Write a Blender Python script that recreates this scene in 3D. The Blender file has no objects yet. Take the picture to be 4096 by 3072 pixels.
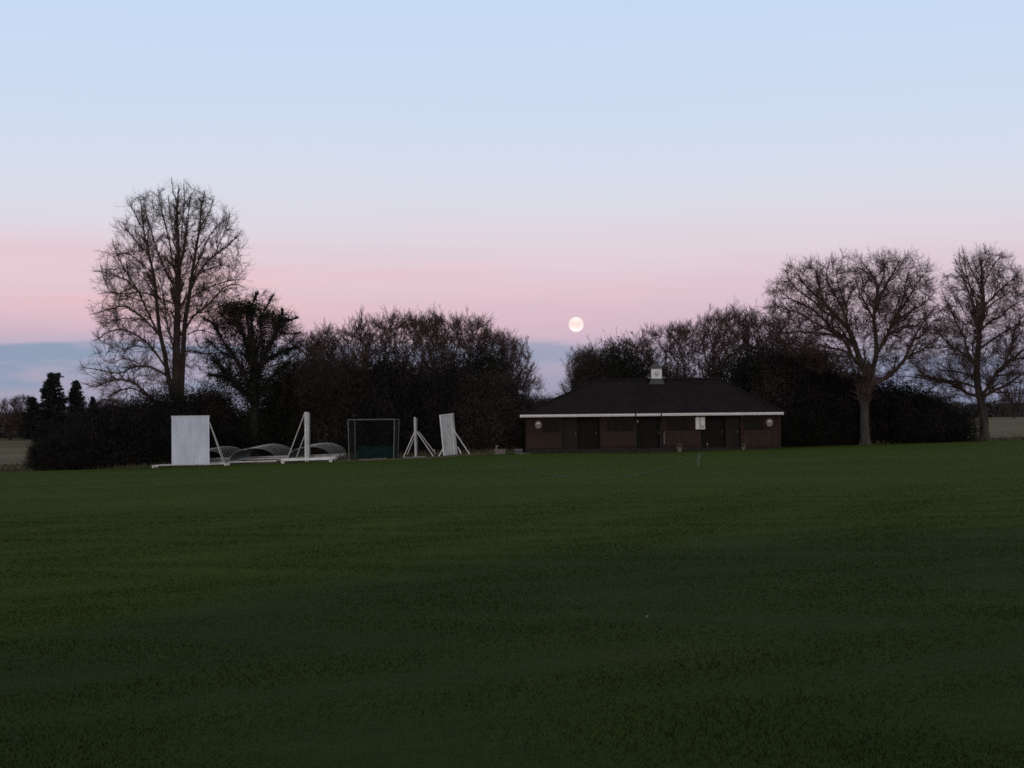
import bpy, math, random
import numpy as np
from mathutils import Matrix, Vector

sc = bpy.context.scene
COL = sc.collection
rad = math.radians

# ------------------------------------------------------------------ camera
F = 6600.0                       # focal length in photo pixels (photo 4096 wide)
CAM = np.array([0.0, 0.0, 1.6])
HORIZON = 1715.0
pitch = math.atan((HORIZON - 1536.0) / F)
ROLL = rad(0.6)
cam_d = bpy.data.cameras.new("camera")
cam = bpy.data.objects.new("camera", cam_d)
COL.objects.link(cam)
MW = Matrix.Translation(Vector(CAM)) @ Matrix.Rotation(rad(90) + pitch, 4, 'X') @ Matrix.Rotation(-ROLL, 4, 'Z')
cam.matrix_world = MW
cam_d.sensor_width = 36.0
cam_d.lens = 36.0 * F / 4096.0
cam_d.clip_start = 0.1
cam_d.clip_end = 12000
sc.camera = cam
R3 = np.array(MW.to_3x3())


def ray(px, py):
    d = R3 @ np.array([(px - 2048.0) / F, -(py - 1536.0) / F, -1.0])
    return d


def at(px, py, Y):
    d = ray(px, py)
    return CAM + d * (Y / d[1])


# ------------------------------------------------------------------ terrain
_l = at(100, 1737, 290); _r = at(3950, 1666, 290)
C1 = (_r[2] - _l[2]) / (_r[0] - _l[0]); C0 = _l[2] - C1 * _l[0]


def sstep(a, b, x):
    t = np.clip((x - a) / (b - a), 0, 1)
    return t * t * (3 - 2 * t)


def zg(x, y):
    x = np.asarray(x, float); y = np.asarray(y, float)
    xs = 70 * np.tanh(x / 70)
    near = 0.0211 * xs * sstep(-5, 60, y) * 0.999 - 0.0026 * y + 0.0211 * xs * (1 - sstep(-5, 60, y))
    near = near + 0.05 * np.sin(x * 0.21 + 0.7) * np.sin(y * 0.17) * sstep(4, 14, y) * (1 - sstep(60, 100, y))
    near = near + .22 * sstep(113, 122, y) * (1 - sstep(-4, 4, x))
    near = near + .19 * np.exp(-((x - 1.0) / 5.5) ** 2) * sstep(80, 107, y) * (1 - sstep(122, 150, y))
    far = C0 + C1 * 110 * np.tanh(x / 110) + (y - 290) * 0.0004
    t = sstep(122, 300, y)
    return near * (1 - t) + far * t


def G(x, y):
    return np.array([x, y, float(zg(x, y))])


def gp(px, Y, dz=0.0):
    """point on the ground below picture column px at depth Y"""
    x = at(px, 1780, Y)[0]
    p = G(x, Y); p[2] += dz
    return p


def hit(px, py):
    """where the view ray meets the ground"""
    d = ray(px, py)
    lo, hi = 3.0, 400.0
    for Y in np.arange(3, 400, 0.5):
        p = CAM + d * (Y / d[1])
        if p[2] < zg(p[0], Y):
            hi = Y; lo = Y - 0.5; break
    for _ in range(25):
        m = (lo + hi) / 2
        p = CAM + d * (m / d[1])
        if p[2] < zg(p[0], m): hi = m
        else: lo = m
    p = CAM + d * (hi / d[1])
    return G(p[0], p[1])


# ------------------------------------------------------------------ materials
def srgb(r, g, b):
    def f(c):
        c /= 255.0
        return c / 12.92 if c <= 0.04045 else ((c + 0.055) / 1.055) ** 2.4
    return (f(r), f(g), f(b), 1.0)


def new_mat(name):
    m = bpy.data.materials.new(name)
    m.use_nodes = True
    return m, m.node_tree.nodes, m.node_tree.links, m.node_tree.nodes['Principled BSDF']


def mat(name, c1, c2, scale=3.0, rough=0.85, bump=0.0, stretch=(1, 1, 1), detail=4.0, spec=0.25, metal=0.0, c3=None):
    m, N, L, B = new_mat(name)
    tc = N.new('ShaderNodeTexCoord'); mp = N.new('ShaderNodeMapping')
    mp.inputs['Scale'].default_value = stretch
    L.new(tc.outputs['Object'], mp.inputs['Vector'])
    nz = N.new('ShaderNodeTexNoise')
    nz.inputs['Scale'].default_value = scale; nz.inputs['Detail'].default_value = detail
    L.new(mp.outputs['Vector'], nz.inputs['Vector'])
    rp = N.new('ShaderNodeValToRGB')
    e = rp.color_ramp.elements
    e[0].position = 0.32; e[0].color = tuple(c1) + (1,)
    e[1].position = 0.68; e[1].color = tuple(c2) + (1,)
    if c3:
        k = e.new(0.5); k.color = tuple(c3) + (1,)
    L.new(nz.outputs['Fac'], rp.inputs['Fac'])
    L.new(rp.outputs['Color'], B.inputs['Base Color'])
    B.inputs['Roughness'].default_value = rough
    B.inputs['Specular IOR Level'].default_value = spec
    B.inputs['Metallic'].default_value = metal
    if bump:
        bp = N.new('ShaderNodeBump'); bp.inputs['Strength'].default_value = bump
        bp.inputs['Distance'].default_value = 0.02
        L.new(nz.outputs['Fac'], bp.inputs['Height']); L.new(bp.outputs['Normal'], B.inputs['Normal'])
    return m


M = {}
M['bark_grey'] = mat('bark_grey', (.035, .031, .028), (.075, .066, .059), 4, .95, .4, (1, 1, .25))
M['bark_dark'] = mat('bark_dark', (.03, .025, .022), (.06, .05, .045), 4, .95, .4, (1, 1, .25))
M['twig_brown'] = mat('twig_brown', (.060, .041, .036), (.108, .074, .064), 1.5, .95)
M['twig_dark'] = mat('twig_dark', (.03, .024, .022), (.055, .045, .04), 1.5, .95)
M['ivy'] = mat('ivy', (.010, .013, .009), (.026, .032, .021), 2.2, .7)
M['bush_leaf'] = mat('bush_leaf', (.010, .009, .0082), (.026, .0225, .020), .8, .95, c3=(.016, .0142, .013))
M['bush_brown'] = mat('bush_brown', (.024, .0205, .0182), (.052, .044, .038), .8, .95, c3=(.035, .030, .0265))
M['bush_green'] = mat('bush_green', (.008, .0095, .008), (.021, .022, .017), 1.2, .9)
M['conifer'] = mat('conifer', (.011, .014, .015), (.026, .030, .030), .9, .9)
M['far_twig'] = mat('far_twig', (.045, .040, .040), (.085, .074, .070), .35, .95)
M['white_paint'] = mat('white_paint', (.60, .60, .58), (.78, .78, .76), 2.5, .55, stretch=(1, 1, .4))
M['fascia_paint'] = mat('fascia_paint', (.72, .71, .70), (.84, .83, .82), 1.5, .5)
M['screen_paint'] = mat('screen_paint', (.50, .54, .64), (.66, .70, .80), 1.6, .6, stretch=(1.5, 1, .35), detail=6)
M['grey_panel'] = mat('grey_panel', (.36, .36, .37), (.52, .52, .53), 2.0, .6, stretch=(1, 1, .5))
M['galv'] = mat('galvanised', (.30, .30, .31), (.48, .48, .48), 6, .45, metal=.35)
M['steel'] = mat('dull_steel', (.15, .15, .155), (.25, .25, .25), 6, .6)
M['rubber'] = mat('rubber', (.02, .02, .02), (.035, .035, .035), 6, .8)
M['sheet'] = mat('cover_sheet', (.17, .175, .18), (.27, .27, .275), 1.4, .5)
M['net_green'] = mat('net_green', (.003, .016, .013), (.005, .025, .020), 2, .9)
M['net_dark'] = mat('net_dark', (.012, .02, .016), (.02, .03, .024), 2, .9)
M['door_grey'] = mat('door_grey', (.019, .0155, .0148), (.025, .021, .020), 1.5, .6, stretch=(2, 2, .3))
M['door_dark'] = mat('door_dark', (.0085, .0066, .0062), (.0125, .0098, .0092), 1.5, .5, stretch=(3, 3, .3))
M['slat_wood'] = mat('slat_wood', (.034, .0225, .0185), (.054, .0345, .028), 3, .7, .2, (6, 6, .4))
M['plinth'] = mat('plinth', (.022, .019, .017), (.036, .031, .027), 3, .9, .3)
M['concrete'] = mat('concrete', (.06, .058, .054), (.11, .105, .098), 2, .9, .3)
M['lead'] = mat('lead', (.045, .044, .047), (.075, .074, .078), 4, .6)
M['rope'] = mat('rope', (.062, .076, .055), (.095, .112, .083), 8, .9)
M['sign_pale'] = mat('sign_pale', (.16, .145, .145), (.22, .20, .20), 3, .6)
M['sign_white'] = mat('sign_white', (.62, .60, .60), (.72, .70, .70), 3, .6)
M['sign_dark'] = mat('sign_dark', (.05, .045, .05), (.08, .07, .075), 3, .6)
M['dial_grey'] = mat('dial_grey', (.42, .42, .43), (.52, .52, .52), 5, .5)
M['black_paint'] = mat('black_paint', (.015, .015, .015), (.03, .03, .03), 5, .5)
M['terracotta'] = mat('terracotta', (.13, .11, .095), (.2, .165, .145), 5, .8)


def brick_mat():
    m, N, L, B = new_mat('brick')
    tc = N.new('ShaderNodeTexCoord'); mp = N.new('ShaderNodeMapping')
    mp.inputs['Rotation'].default_value = (rad(90), 0, 0)
    L.new(tc.outputs['Object'], mp.inputs['Vector'])
    br = N.new('ShaderNodeTexBrick')
    br.inputs['Scale'].default_value = 1.0
    br.inputs['Brick Width'].default_value = .225; br.inputs['Row Height'].default_value = .075
    br.inputs['Mortar Size'].default_value = .008
    br.inputs['Color1'].default_value = (.039, .0215, .0175, 1); br.inputs['Color2'].default_value = (.028, .0165, .0138, 1)
    br.inputs['Mortar'].default_value = (.034, .028, .026, 1)
    L.new(mp.outputs['Vector'], br.inputs['Vector'])
    L.new(br.outputs['Color'], B.inputs['Base Color'])
    B.inputs['Roughness'].default_value = .9
    return m


def roof_mat():
    m, N, L, B = new_mat('roof_tiles')
    tc = N.new('ShaderNodeTexCoord')
    mp = N.new('ShaderNodeMapping'); mp.inputs['Scale'].default_value = (1, 0, 2.2)
    mp.inputs['Rotation'].default_value = (rad(90), 0, 0)
    L.new(tc.outputs['Object'], mp.inputs['Vector'])
    br = N.new('ShaderNodeTexBrick')
    br.inputs['Brick Width'].default_value = .33; br.inputs['Row Height'].default_value = .32
    br.inputs['Mortar Size'].default_value = .012; br.inputs['Scale'].default_value = 1
    br.inputs['Color1'].default_value = (.0195, .0145, .0150, 1); br.inputs['Color2'].default_value = (.0135, .0102, .0106, 1)
    br.inputs['Mortar'].default_value = (.008, .007, .0075, 1)
    L.new(mp.outputs['Vector'], br.inputs['Vector'])
    nz = N.new('ShaderNodeTexNoise'); nz.inputs['Scale'].default_value = .7; nz.inputs['Detail'].default_value = 5
    L.new(tc.outputs['Object'], nz.inputs['Vector'])
    mr = N.new('ShaderNodeMapRange'); mr.inputs['To Min'].default_value = .65; mr.inputs['To Max'].default_value = 1.3
    L.new(nz.outputs['Fac'], mr.inputs['Value'])
    mx = N.new('ShaderNodeVectorMath'); mx.operation = 'SCALE'
    L.new(br.outputs['Color'], mx.inputs[0]); L.new(mr.outputs['Result'], mx.inputs['Scale'])
    L.new(mx.outputs['Vector'], B.inputs['Base Color'])
    B.inputs['Roughness'].default_value = .85; B.inputs['Specular IOR Level'].default_value = .2
    return m


M['brick'] = brick_mat()
M['roof'] = roof_mat()


def grass_mat():
    m, N, L, B = new_mat('mown_grass')
    geo = N.new('ShaderNodeNewGeometry')
    P = geo.outputs['Position']

    def noise(scale, detail, stretch=None, rough=.55):
        n = N.new('ShaderNodeTexNoise')
        n.inputs['Scale'].default_value = scale; n.inputs['Detail'].default_value = detail
        n.inputs['Roughness'].default_value = rough
        if stretch:
            mp = N.new('ShaderNodeMapping'); mp.inputs['Scale'].default_value = stretch
            L.new(P, mp.inputs['Vector']); L.new(mp.outputs['Vector'], n.inputs['Vector'])
        else:
            L.new(P, n.inputs['Vector'])
        return n.outputs['Fac']

    def ramp(fac, a, ca, b, cb):
        r = N.new('ShaderNodeValToRGB')
        r.color_ramp.elements[0].position = a; r.color_ramp.elements[0].color = ca
        r.color_ramp.elements[1].position = b; r.color_ramp.elements[1].color = cb
        L.new(fac, r.inputs['Fac'])
        return r.outputs['Color']

    def mix(fac, a, b, mode='MIX'):
        x = N.new('ShaderNodeMix'); x.data_type = 'RGBA'; x.blend_type = mode
        if isinstance(fac, (int, float)): x.inputs['Factor'].default_value = fac
        else: L.new(fac, x.inputs['Factor'])
        L.new(a, x.inputs['A']); L.new(b, x.inputs['B'])
        return x.outputs['Result']
    # darker green near, paler green beyond a curved edge
    base_a = ramp(noise(.25, 5), .35, (.0225, .0395, .007, 1), .65, (.0315, .0475, .009, 1))
    base_b = ramp(noise(.12, 6), .35, (.031, .056, .0035, 1), .65, (.045, .067, .005, 1))
    # colour edge: distance from a curve on the ground y = f(x)
    sx = N.new('ShaderNodeSeparateXYZ'); L.new(P, sx.inputs[0])

    def ma(op, a, b=None, c=None):
        n = N.new('ShaderNodeMath'); n.operation = op
        for i, v in enumerate((a, b, c)):
            if v is None: continue
            if isinstance(v, (int, float)): n.inputs[i].default_value = v
            else: L.new(v, n.inputs[i])
        return n.outputs[0]
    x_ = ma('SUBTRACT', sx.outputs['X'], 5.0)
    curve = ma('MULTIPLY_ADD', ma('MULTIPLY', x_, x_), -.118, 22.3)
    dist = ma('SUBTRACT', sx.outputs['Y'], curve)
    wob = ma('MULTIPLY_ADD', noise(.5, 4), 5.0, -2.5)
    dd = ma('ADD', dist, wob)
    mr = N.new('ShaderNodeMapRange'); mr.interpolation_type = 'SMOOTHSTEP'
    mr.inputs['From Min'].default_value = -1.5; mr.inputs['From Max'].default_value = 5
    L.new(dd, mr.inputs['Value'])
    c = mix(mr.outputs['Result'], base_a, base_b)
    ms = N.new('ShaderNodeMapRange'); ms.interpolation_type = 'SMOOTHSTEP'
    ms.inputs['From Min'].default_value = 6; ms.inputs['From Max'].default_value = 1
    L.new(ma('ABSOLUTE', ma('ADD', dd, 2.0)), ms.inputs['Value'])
    shade_col = N.new('ShaderNodeRGB'); shade_col.outputs[0].default_value = (.0150, .0315, .0055, 1)  # shade of a ground undulation, painted into the turf as a darker strip
    c = mix(ma('MULTIPLY', ms.outputs['Result'], .5), c, shade_col.outputs[0])
    # brown worn patches
    br = N.new('ShaderNodeMapRange'); br.inputs['From Min'].default_value = .56; br.inputs['From Max'].default_value = .76
    br.inputs['To Max'].default_value = .55
    L.new(noise(.16, 4, (1, .8, 1)), br.inputs['Value'])
    bc = N.new('ShaderNodeRGB'); bc.outputs[0].default_value = (.040, .040, .014, 1)
    c = mix(br.outputs['Result'], c, bc.outputs[0])
    # mowing streaks + tuft mottling
    st = ramp(noise(1.0, 6, (.12, 1.1, 1)), .3, (.78, .78, .78, 1), .7, (1.2, 1.2, 1.2, 1))
    c = mix(.5, c, st, 'MULTIPLY')
    tf = ramp(noise(5, 8, None, .7), .32, (.66, .66, .66, 1), .68, (1.3, 1.3, 1.28, 1))
    c = mix(.55, c, tf, 'MULTIPLY')
    L.new(c, B.inputs['Base Color'])
    B.inputs['Roughness'].default_value = 1.0; B.inputs['Specular IOR Level'].default_value = .05
    bp = N.new('ShaderNodeBump'); bp.inputs['Strength'].default_value = .7; bp.inputs['Distance'].default_value = .05
    L.new(noise(22, 6, None, .7), bp.inputs['Height']); L.new(bp.outputs['Normal'], B.inputs['Normal'])
    return m


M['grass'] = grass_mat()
M['meadow'] = mat('meadow_grass', (.088, .076, .034), (.170, .140, .066), .22, 1.0, .0, (.25, 1, 1), 8, .05, c3=(.105, .095, .058))
M['blade'] = mat('grass_blade', (.0245, .0425, .008), (.036, .0545, .010), .9, .9, spec=.1)
M['tuft'] = mat('long_grass', (.06, .062, .035), (.12, .11, .07), 1.2, .95, spec=.05)

for k_ in ('door_grey', 'door_dark', 'slat_wood', 'plinth', 'bush_leaf', 'bush_brown', 'bush_green', 'ivy', 'conifer', 'twig_brown', 'twig_dark', 'far_twig', 'bark_grey', 'bark_dark', 'brick', 'roof'):
    M[k_].node_tree.nodes['Principled BSDF'].inputs['Specular IOR Level'].default_value = .06

# ------------------------------------------------------------------ mesh builder


class MB:
    def __init__(s):
        s.v = []; s.f = []; s.n = 0

    def add(s, verts, faces):
        verts = np.asarray(verts, float)
        s.v.append(verts)
        s.f += [tuple(int(i) + s.n for i in f) for f in faces]
        s.n += len(verts)

    def box(s, x0, x1, y0, y1, z0, z1):
        v = [(x0, y0, z0), (x1, y0, z0), (x1, y1, z0), (x0, y1, z0), (x0, y0, z1), (x1, y0, z1), (x1, y1, z1), (x0, y1, z1)]
        s.add(v, [(0, 3, 2, 1), (4, 5, 6, 7), (0, 1, 5, 4), (1, 2, 6, 5), (2, 3, 7, 6), (3, 0, 4, 7)])

    def beam(s, p0, p1, w, h, up=(0, 0, 1)):
        p0 = np.asarray(p0, float); p1 = np.asarray(p1, float)
        t = p1 - p0; t /= np.linalg.norm(t)
        u = np.asarray(up, float)
        if abs(t @ u) > .97: u = np.array([0, 1.0, 0])
        a = np.cross(t, u); a /= np.linalg.norm(a); b = np.cross(a, t)
        v = []
        for p in (p0, p1):
            for i, j in ((-1, -1), (1, -1), (1, 1), (-1, 1)):
                v.append(p + a * i * w / 2 + b * j * h / 2)
        s.add(v, [(0, 1, 2, 3), (7, 6, 5, 4), (0, 4, 5, 1), (1, 5, 6, 2), (2, 6, 7, 3), (3, 7, 4, 0)])

    def tube(s, pts, r, m=8):
        P = np.asarray(pts, float); k = len(P)
        R = np.broadcast_to(np.asarray(r, float), (k,))
        V, Fc = tubes(P[None], R[None], m)
        s.add(V, Fc.tolist())
        s.add(np.concatenate([V[:m], V[-m:]]), [tuple(range(m))[::-1], tuple(range(m, 2 * m))])

    def lathe(s, c, prof, m=20):
        c = np.asarray(c, float)
        a = np.linspace(0, 2 * math.pi, m, endpoint=False)
        V = []
        for r, z in prof:
            V += [(c[0] + r * math.cos(t), c[1] + r * math.sin(t), c[2] + z) for t in a]
        Fc = []
        for i in range(len(prof) - 1):
            for j in range(m):
                Fc.append((i * m + j, i * m + (j + 1) % m, (i + 1) * m + (j + 1) % m, (i + 1) * m + j))
        Fc.append(tuple(range(m))[::-1]); Fc.append(tuple(range((len(prof) - 1) * m, len(prof) * m)))
        s.add(V, Fc)

    def disc(s, c, rx, rz, y0, y1, m=28):
        """upright round plate facing -Y"""
        a = np.linspace(0, 2 * math.pi, m, endpoint=False)
        V = [(c[0] + rx * math.cos(t), y, c[2] + rz * math.sin(t)) for y in (y0, y1) for t in a]
        Fc = [tuple(range(m)), tuple(range(m, 2 * m))[::-1]]
        Fc += [(j, m + j, m + (j + 1) % m, (j + 1) % m) for j in range(m)]
        s.add(V, Fc)

    def build(s, name, material, parent=None, smooth=False):
        V = np.concatenate(s.v)
        org = np.array(parent_world(parent)) if parent is not None else np.zeros(3)
        me = bpy.data.meshes.new(name)
        me.from_pydata((V - org).tolist(), [], s.f)
        me.materials.append(material)
        if smooth:
            me.polygons.foreach_set('use_smooth', [True] * len(me.polygons))
        o = bpy.data.objects.new(name, me)
        COL.objects.link(o)
        if parent is not None: o.parent = parent
        return o


def parent_world(o):
    p = Vector((0, 0, 0))
    while o is not None:
        p = p + o.location; o = o.parent
    return p


def tubes(P, R, m):
    """P (N,k,3) centre lines, R (N,k) radii -> verts, quads"""
    N, k, _ = P.shape
    T = np.empty_like(P)
    T[:, 1:-1] = P[:, 2:] - P[:, :-2]; T[:, 0] = P[:, 1] - P[:, 0]; T[:, -1] = P[:, -1] - P[:, -2]
    T /= np.linalg.norm(T, axis=2, keepdims=True) + 1e-9
    mean = np.abs(P[:, -1] - P[:, 0])
    ref = np.eye(3)[np.argmin(mean, axis=1)][:, None, :]
    U = np.cross(T, ref); U /= np.linalg.norm(U, axis=2, keepdims=True) + 1e-9
    W = np.cross(T, U)
    a = np.linspace(0, 2 * np.pi, m, endpoint=False)
    V = P[:, :, None, :] + R[:, :, None, None] * (U[:, :, None, :] * np.cos(a)[None, None, :, None] + W[:, :, None, :] * np.sin(a)[None, None, :, None])
    V = V.reshape(-1, 3)
    n = np.arange(N)[:, None, None] * (k * m); i = np.arange(k - 1)[None, :, None] * m; j = np.arange(m)[None, None, :]
    j2 = (j + 1) % m
    Fq = np.stack([n + i + j, n + i + j2, n + i + m + j2, n + i + m + j], axis=-1).reshape(-1, 4)
    return V, Fq


def np_mesh(name, V, Fq, material, parent=None, nside=4):
    """fast mesh from arrays, coordinates world minus parent's origin"""
    if parent is not None: V = V - np.array(parent_world(parent))
    me = bpy.data.meshes.new(name)
    me.vertices.add(len(V)); me.vertices.foreach_set('co', V.astype(np.float32).ravel())
    nf = len(Fq)
    me.loops.add(nf * nside); me.loops.foreach_set('vertex_index', Fq.astype(np.int32).ravel())
    me.polygons.add(nf)
    me.polygons.foreach_set('loop_start', np.arange(0, nf * nside, nside, dtype=np.int32))
    me.update(calc_edges=True)
    me.materials.append(material)
    o = bpy.data.objects.new(name, me)
    COL.objects.link(o)
    if parent is not None: o.parent = parent
    return o


def merge(parts):
    Vs, Fs, n = [], [], 0
    for V, Fq in parts:
        Vs.append(V); Fs.append(Fq + n); n += len(V)
    return np.concatenate(Vs), np.concatenate(Fs)


def tag(o, label=None, cat=None, group=None, kind=None):
    if label: o['label'] = label
    if cat: o['category'] = cat
    if group: o['group'] = group
    if kind: o['kind'] = kind
    return o


def empty(name, loc, label=None, cat=None, group=None):
    o = bpy.data.objects.new(name, None)
    o.empty_display_size = .3
    COL.objects.link(o); o.location = Vector([float(c) for c in loc])
    return tag(o, label, cat, group)


def copy_tree(o, parent=None):
    c = o.copy(); COL.objects.link(c)
    if parent is not None: c.parent = parent
    for ch in list(o.children): copy_tree(ch, c)
    return c

# ------------------------------------------------------------------ growing trees


def norm(a):
    return a / (np.linalg.norm(a, axis=-1, keepdims=True) + 1e-9)


def spline(pts, k):
    """resample a polyline smoothly (Catmull-Rom) to k points"""
    P = np.asarray(pts, float)
    if len(P) == 2: return P[0] + (P[1] - P[0]) * np.linspace(0, 1, k)[:, None]
    Q = np.concatenate([[2 * P[0] - P[1]], P, [2 * P[-1] - P[-2]]])
    out = []
    for s in np.linspace(0, len(P) - 1 - 1e-6, k):
        i = int(s); t = s - i
        a, b, c, d = Q[i:i + 4]
        out.append(.5 * (2 * b + (c - a) * t + (2 * a - 5 * b + 4 * c - d) * t * t + (3 * b - a - 3 * c + d) * t ** 3))
    return np.array(out)


def sprout(rng, P, R, spacing, t0, length, taper, ang, up, wig, k, rk=.55, rmax=.2, rmin=.006, inside=None):
    """children along every branch: returns (P2, R2)"""
    N, n, _ = P.shape
    seg = np.linalg.norm(P[:, 1:] - P[:, :-1], axis=2); L = seg.sum(1)
    cnt = np.maximum(1, rng.poisson(L * (1 - t0) / spacing))
    idx = np.repeat(np.arange(N), cnt)
    t = t0 + (.93 - t0) * rng.random(len(idx))
    f = t * (n - 1); i = np.minimum(f.astype(int), n - 2); u = (f - i)[:, None]
    p = P[idx, i] * (1 - u) + P[idx, i + 1] * u
    r = R[idx, i] * (1 - u[:, 0]) + R[idx, i + 1] * u[:, 0]
    d = norm(P[idx, i + 1] - P[idx, i])
    q = norm(np.cross(d, rng.normal(size=d.shape)))
    a = np.radians(ang) * (.7 + .6 * rng.random(len(idx)))[:, None]
    d = norm(d * np.cos(a) + q * np.sin(a))
    ln = length * (.45 + .9 * rng.random(len(idx))) * (1 - taper * t)
    out = np.empty((len(idx), k, 3)); out[:, 0] = p
    st = (ln / (k - 1))[:, None]
    for j in range(1, k):
        d = norm(d + np.array([0, 0, up]) + wig * rng.normal(size=d.shape))
        out[:, j] = out[:, j - 1] + d * st
    if inside is not None:
        for q_ in (.55, .35):
            bad = ~inside(out[:, -1])
            out[bad] = out[bad][:, :1] + (out[bad] - out[bad][:, :1]) * q_
    r0 = np.clip(r * rk, rmin, rmax)
    R2 = r0[:, None] * np.linspace(1, .35, k)[None, :]
    return out, np.maximum(R2, rmin * .7)


def fill(rng, paths, T, k=9, batches=9, rise=.22, wob=.05, hub=None):
    """grow a bough from the nearest suitable wood to every target point of the crown"""
    pos, dr, rd = [], [], []

    def note(P, R, a=1):
        d = norm(np.gradient(P, axis=0))
        pos.append(P[a:]); dr.append(d[a:]); rd.append(R[a:])
    for P, R in paths: note(P, R, 2)
    n0 = np.concatenate(pos)
    near = np.array([np.min(np.linalg.norm(n0 - t, axis=1)) for t in T])
    order = np.argsort(near)
    oP, oR = [], []
    for chunk in np.array_split(order, batches):
        A, B, C_ = np.concatenate(pos), np.concatenate(dr), np.concatenate(rd)
        for i in chunk:
            t = T[i]; v = t - A; d = np.linalg.norm(v, axis=1) + 1e-6
            cos = (v * B).sum(1) / d
            cost = d * (1.7 - .7 * cos) + .9 * np.maximum(0, A[:, 2] - t[2] + .25 * d)
            j = int(np.argmin(cost)); L = d[j]
            w_ = norm(B[j] * .8 + v[j] / L + rng.normal(size=3) * .1)
            p0 = A[j]; p1 = p0 + w_ * L * .38; p2 = t - norm(v[j] / L * np.array([1, 1, .6]) + np.array([0, 0, rise]) + (norm(t - hub) * 1.1 if hub is not None else 0)) * L * .36
            u = np.linspace(0, 1, k)[:, None]
            q = (1 - u) ** 3 * p0 + 3 * (1 - u) ** 2 * u * p1 + 3 * (1 - u) * u * u * p2 + u ** 3 * t
            q[1:] += np.cumsum(rng.normal(size=(k - 1, 3)), axis=0) * wob * L / k
            r0 = min(.6 * C_[j], .014 + .010 * L)
            r0 = max(r0, .014)
            R = np.linspace(r0, .010, k)
            oP.append(q); oR.append(R); note(q, R, 1)
    return np.array(oP), np.array(oR)


def crown_mesh(rng, P, R, levels, more=None, inside=None):
    """every level of shoots springs from all the wood that came before it"""
    parts = []; sets = [(P, R)]
    if more is not None: sets.append(more); parts.append(tubes(more[0], more[1], 5))
    for (spacing, t0, length, taper, ang, up, wig, k, sides, rmin) in levels:
        new = [sprout(rng, p, r, spacing, t0, length, taper, ang, up, wig, k, rmin=rmin, inside=inside if len(sets) < 4 - (more is None) and length > 1 else None) for p, r in sets]
        new = (np.concatenate([a for a, b in new]), np.concatenate([b for a, b in new]))
        parts.append(tubes(new[0], new[1], sides)); sets.append(new)
    return parts


def cards(rng, C, size, flat=1.0, aspect=1.8, lift=0.0):
    """small leaf-sized quads at centres C"""
    n = len(C)
    a = norm(rng.normal(size=(n, 3)) * np.array([1, 1, flat]) + np.array([0, 0, lift])); b = norm(np.cross(a, rng.normal(size=(n, 3))))
    s = size * (.5 + rng.random(n))[:, None]
    V = np.stack([C - a * s * aspect / 2, C + b * s / 2 - a * s * .1, C + a * s * aspect / 2, C - b * s / 2 - a * s * .1], axis=1).reshape(-1, 3)
    Fq = np.arange(4 * n).reshape(n, 4)
    return V, Fq


# ================================================================== GROUND
def grid(name, xs, ys, zoff, material, kind='structure'):
    X, Y = np.meshgrid(xs, ys)
    Z = zg(X, Y) + zoff
    V = np.stack([X, Y, Z], -1).reshape(-1, 3)
    nx, ny = len(xs), len(ys)
    i = np.arange(ny - 1)[:, None] * nx + np.arange(nx - 1)[None, :]
    Fq = np.stack([i, i + 1, i + nx + 1, i + nx], -1).reshape(-1, 4)
    o = np_mesh(name, V, Fq, material)
    o.data.polygons.foreach_set('use_smooth', [True] * len(Fq))
    o['kind'] = kind
    return o


xs = np.unique(np.concatenate([np.linspace(-1500, -120, 16), np.linspace(-120, 120, 161), np.linspace(120, 1500, 16)]))
ys = np.unique(np.concatenate([np.linspace(-300, -10, 10), np.linspace(-10, 160, 180), np.linspace(160, 400, 40), np.linspace(400, 3000, 20)]))
grid('ground', xs, ys, 0.0, M['meadow'])
xs = np.linspace(-75, 75, 151); ys = np.linspace(-20, 134, 260)
X, Y = np.meshgrid(xs, ys)
# the mown outfield: its far edge is an arc, nearer at the left
edge = 113 + 18 * sstep(-10, 40, X)
Yc = np.minimum(Y, edge)
t_ = (Y + 20) / 154
Yc = -20 + t_ * (edge + 20)
Z = zg(X, Yc) + .012
V = np.stack([X, Yc, Z], -1).reshape(-1, 3)
i = np.arange(len(ys) - 1)[:, None] * len(xs) + np.arange(len(xs) - 1)[None, :]
Fq = np.stack([i, i + 1, i + len(xs) + 1, i + len(xs)], -1).reshape(-1, 4)
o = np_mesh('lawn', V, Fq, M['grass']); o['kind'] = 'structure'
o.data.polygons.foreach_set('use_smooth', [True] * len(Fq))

# grass blades near the camera
rng = np.random.default_rng(3)
nb = 420000
yy = 6.5 + 40 * rng.random(nb) ** 1.7
xx = (rng.random(nb) * 2 - 1) * (.34 * yy + 1.2)
keep = rng.random(nb) < 1 - sstep(30, 46, yy)
xx, yy = xx[keep], yy[keep]; nb = len(xx)
base = np.stack([xx, yy, zg(xx, yy) + .008], -1)
h = (.012 + .016 * rng.random(nb)) * (.8 + .5 * np.sin(xx * 1.7 + 3 * np.sin(yy * .9)) * np.sin(yy * 1.3))
h = np.clip(h, .008, .032)
az = rng.random(nb) * 2 * np.pi; lean = .3 + .9 * rng.random(nb)
w = .003 + .00025 * yy
sx_, sy_ = np.cos(az), np.sin(az)
side = np.stack([-sy_, sx_, 0 * sx_], -1) * w[:, None]
tip = base + np.stack([sx_ * lean * h, sy_ * lean * h, h], -1)
V = np.stack([base - side, base + side, tip], 1).reshape(-1, 3)
o = np_mesh('grass_blades', V, np.arange(3 * nb).reshape(nb, 3), M['blade'], nside=3)
tag(o, 'short dark green mown grass blades of the foreground lawn', 'grass', kind='stuff')

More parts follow.
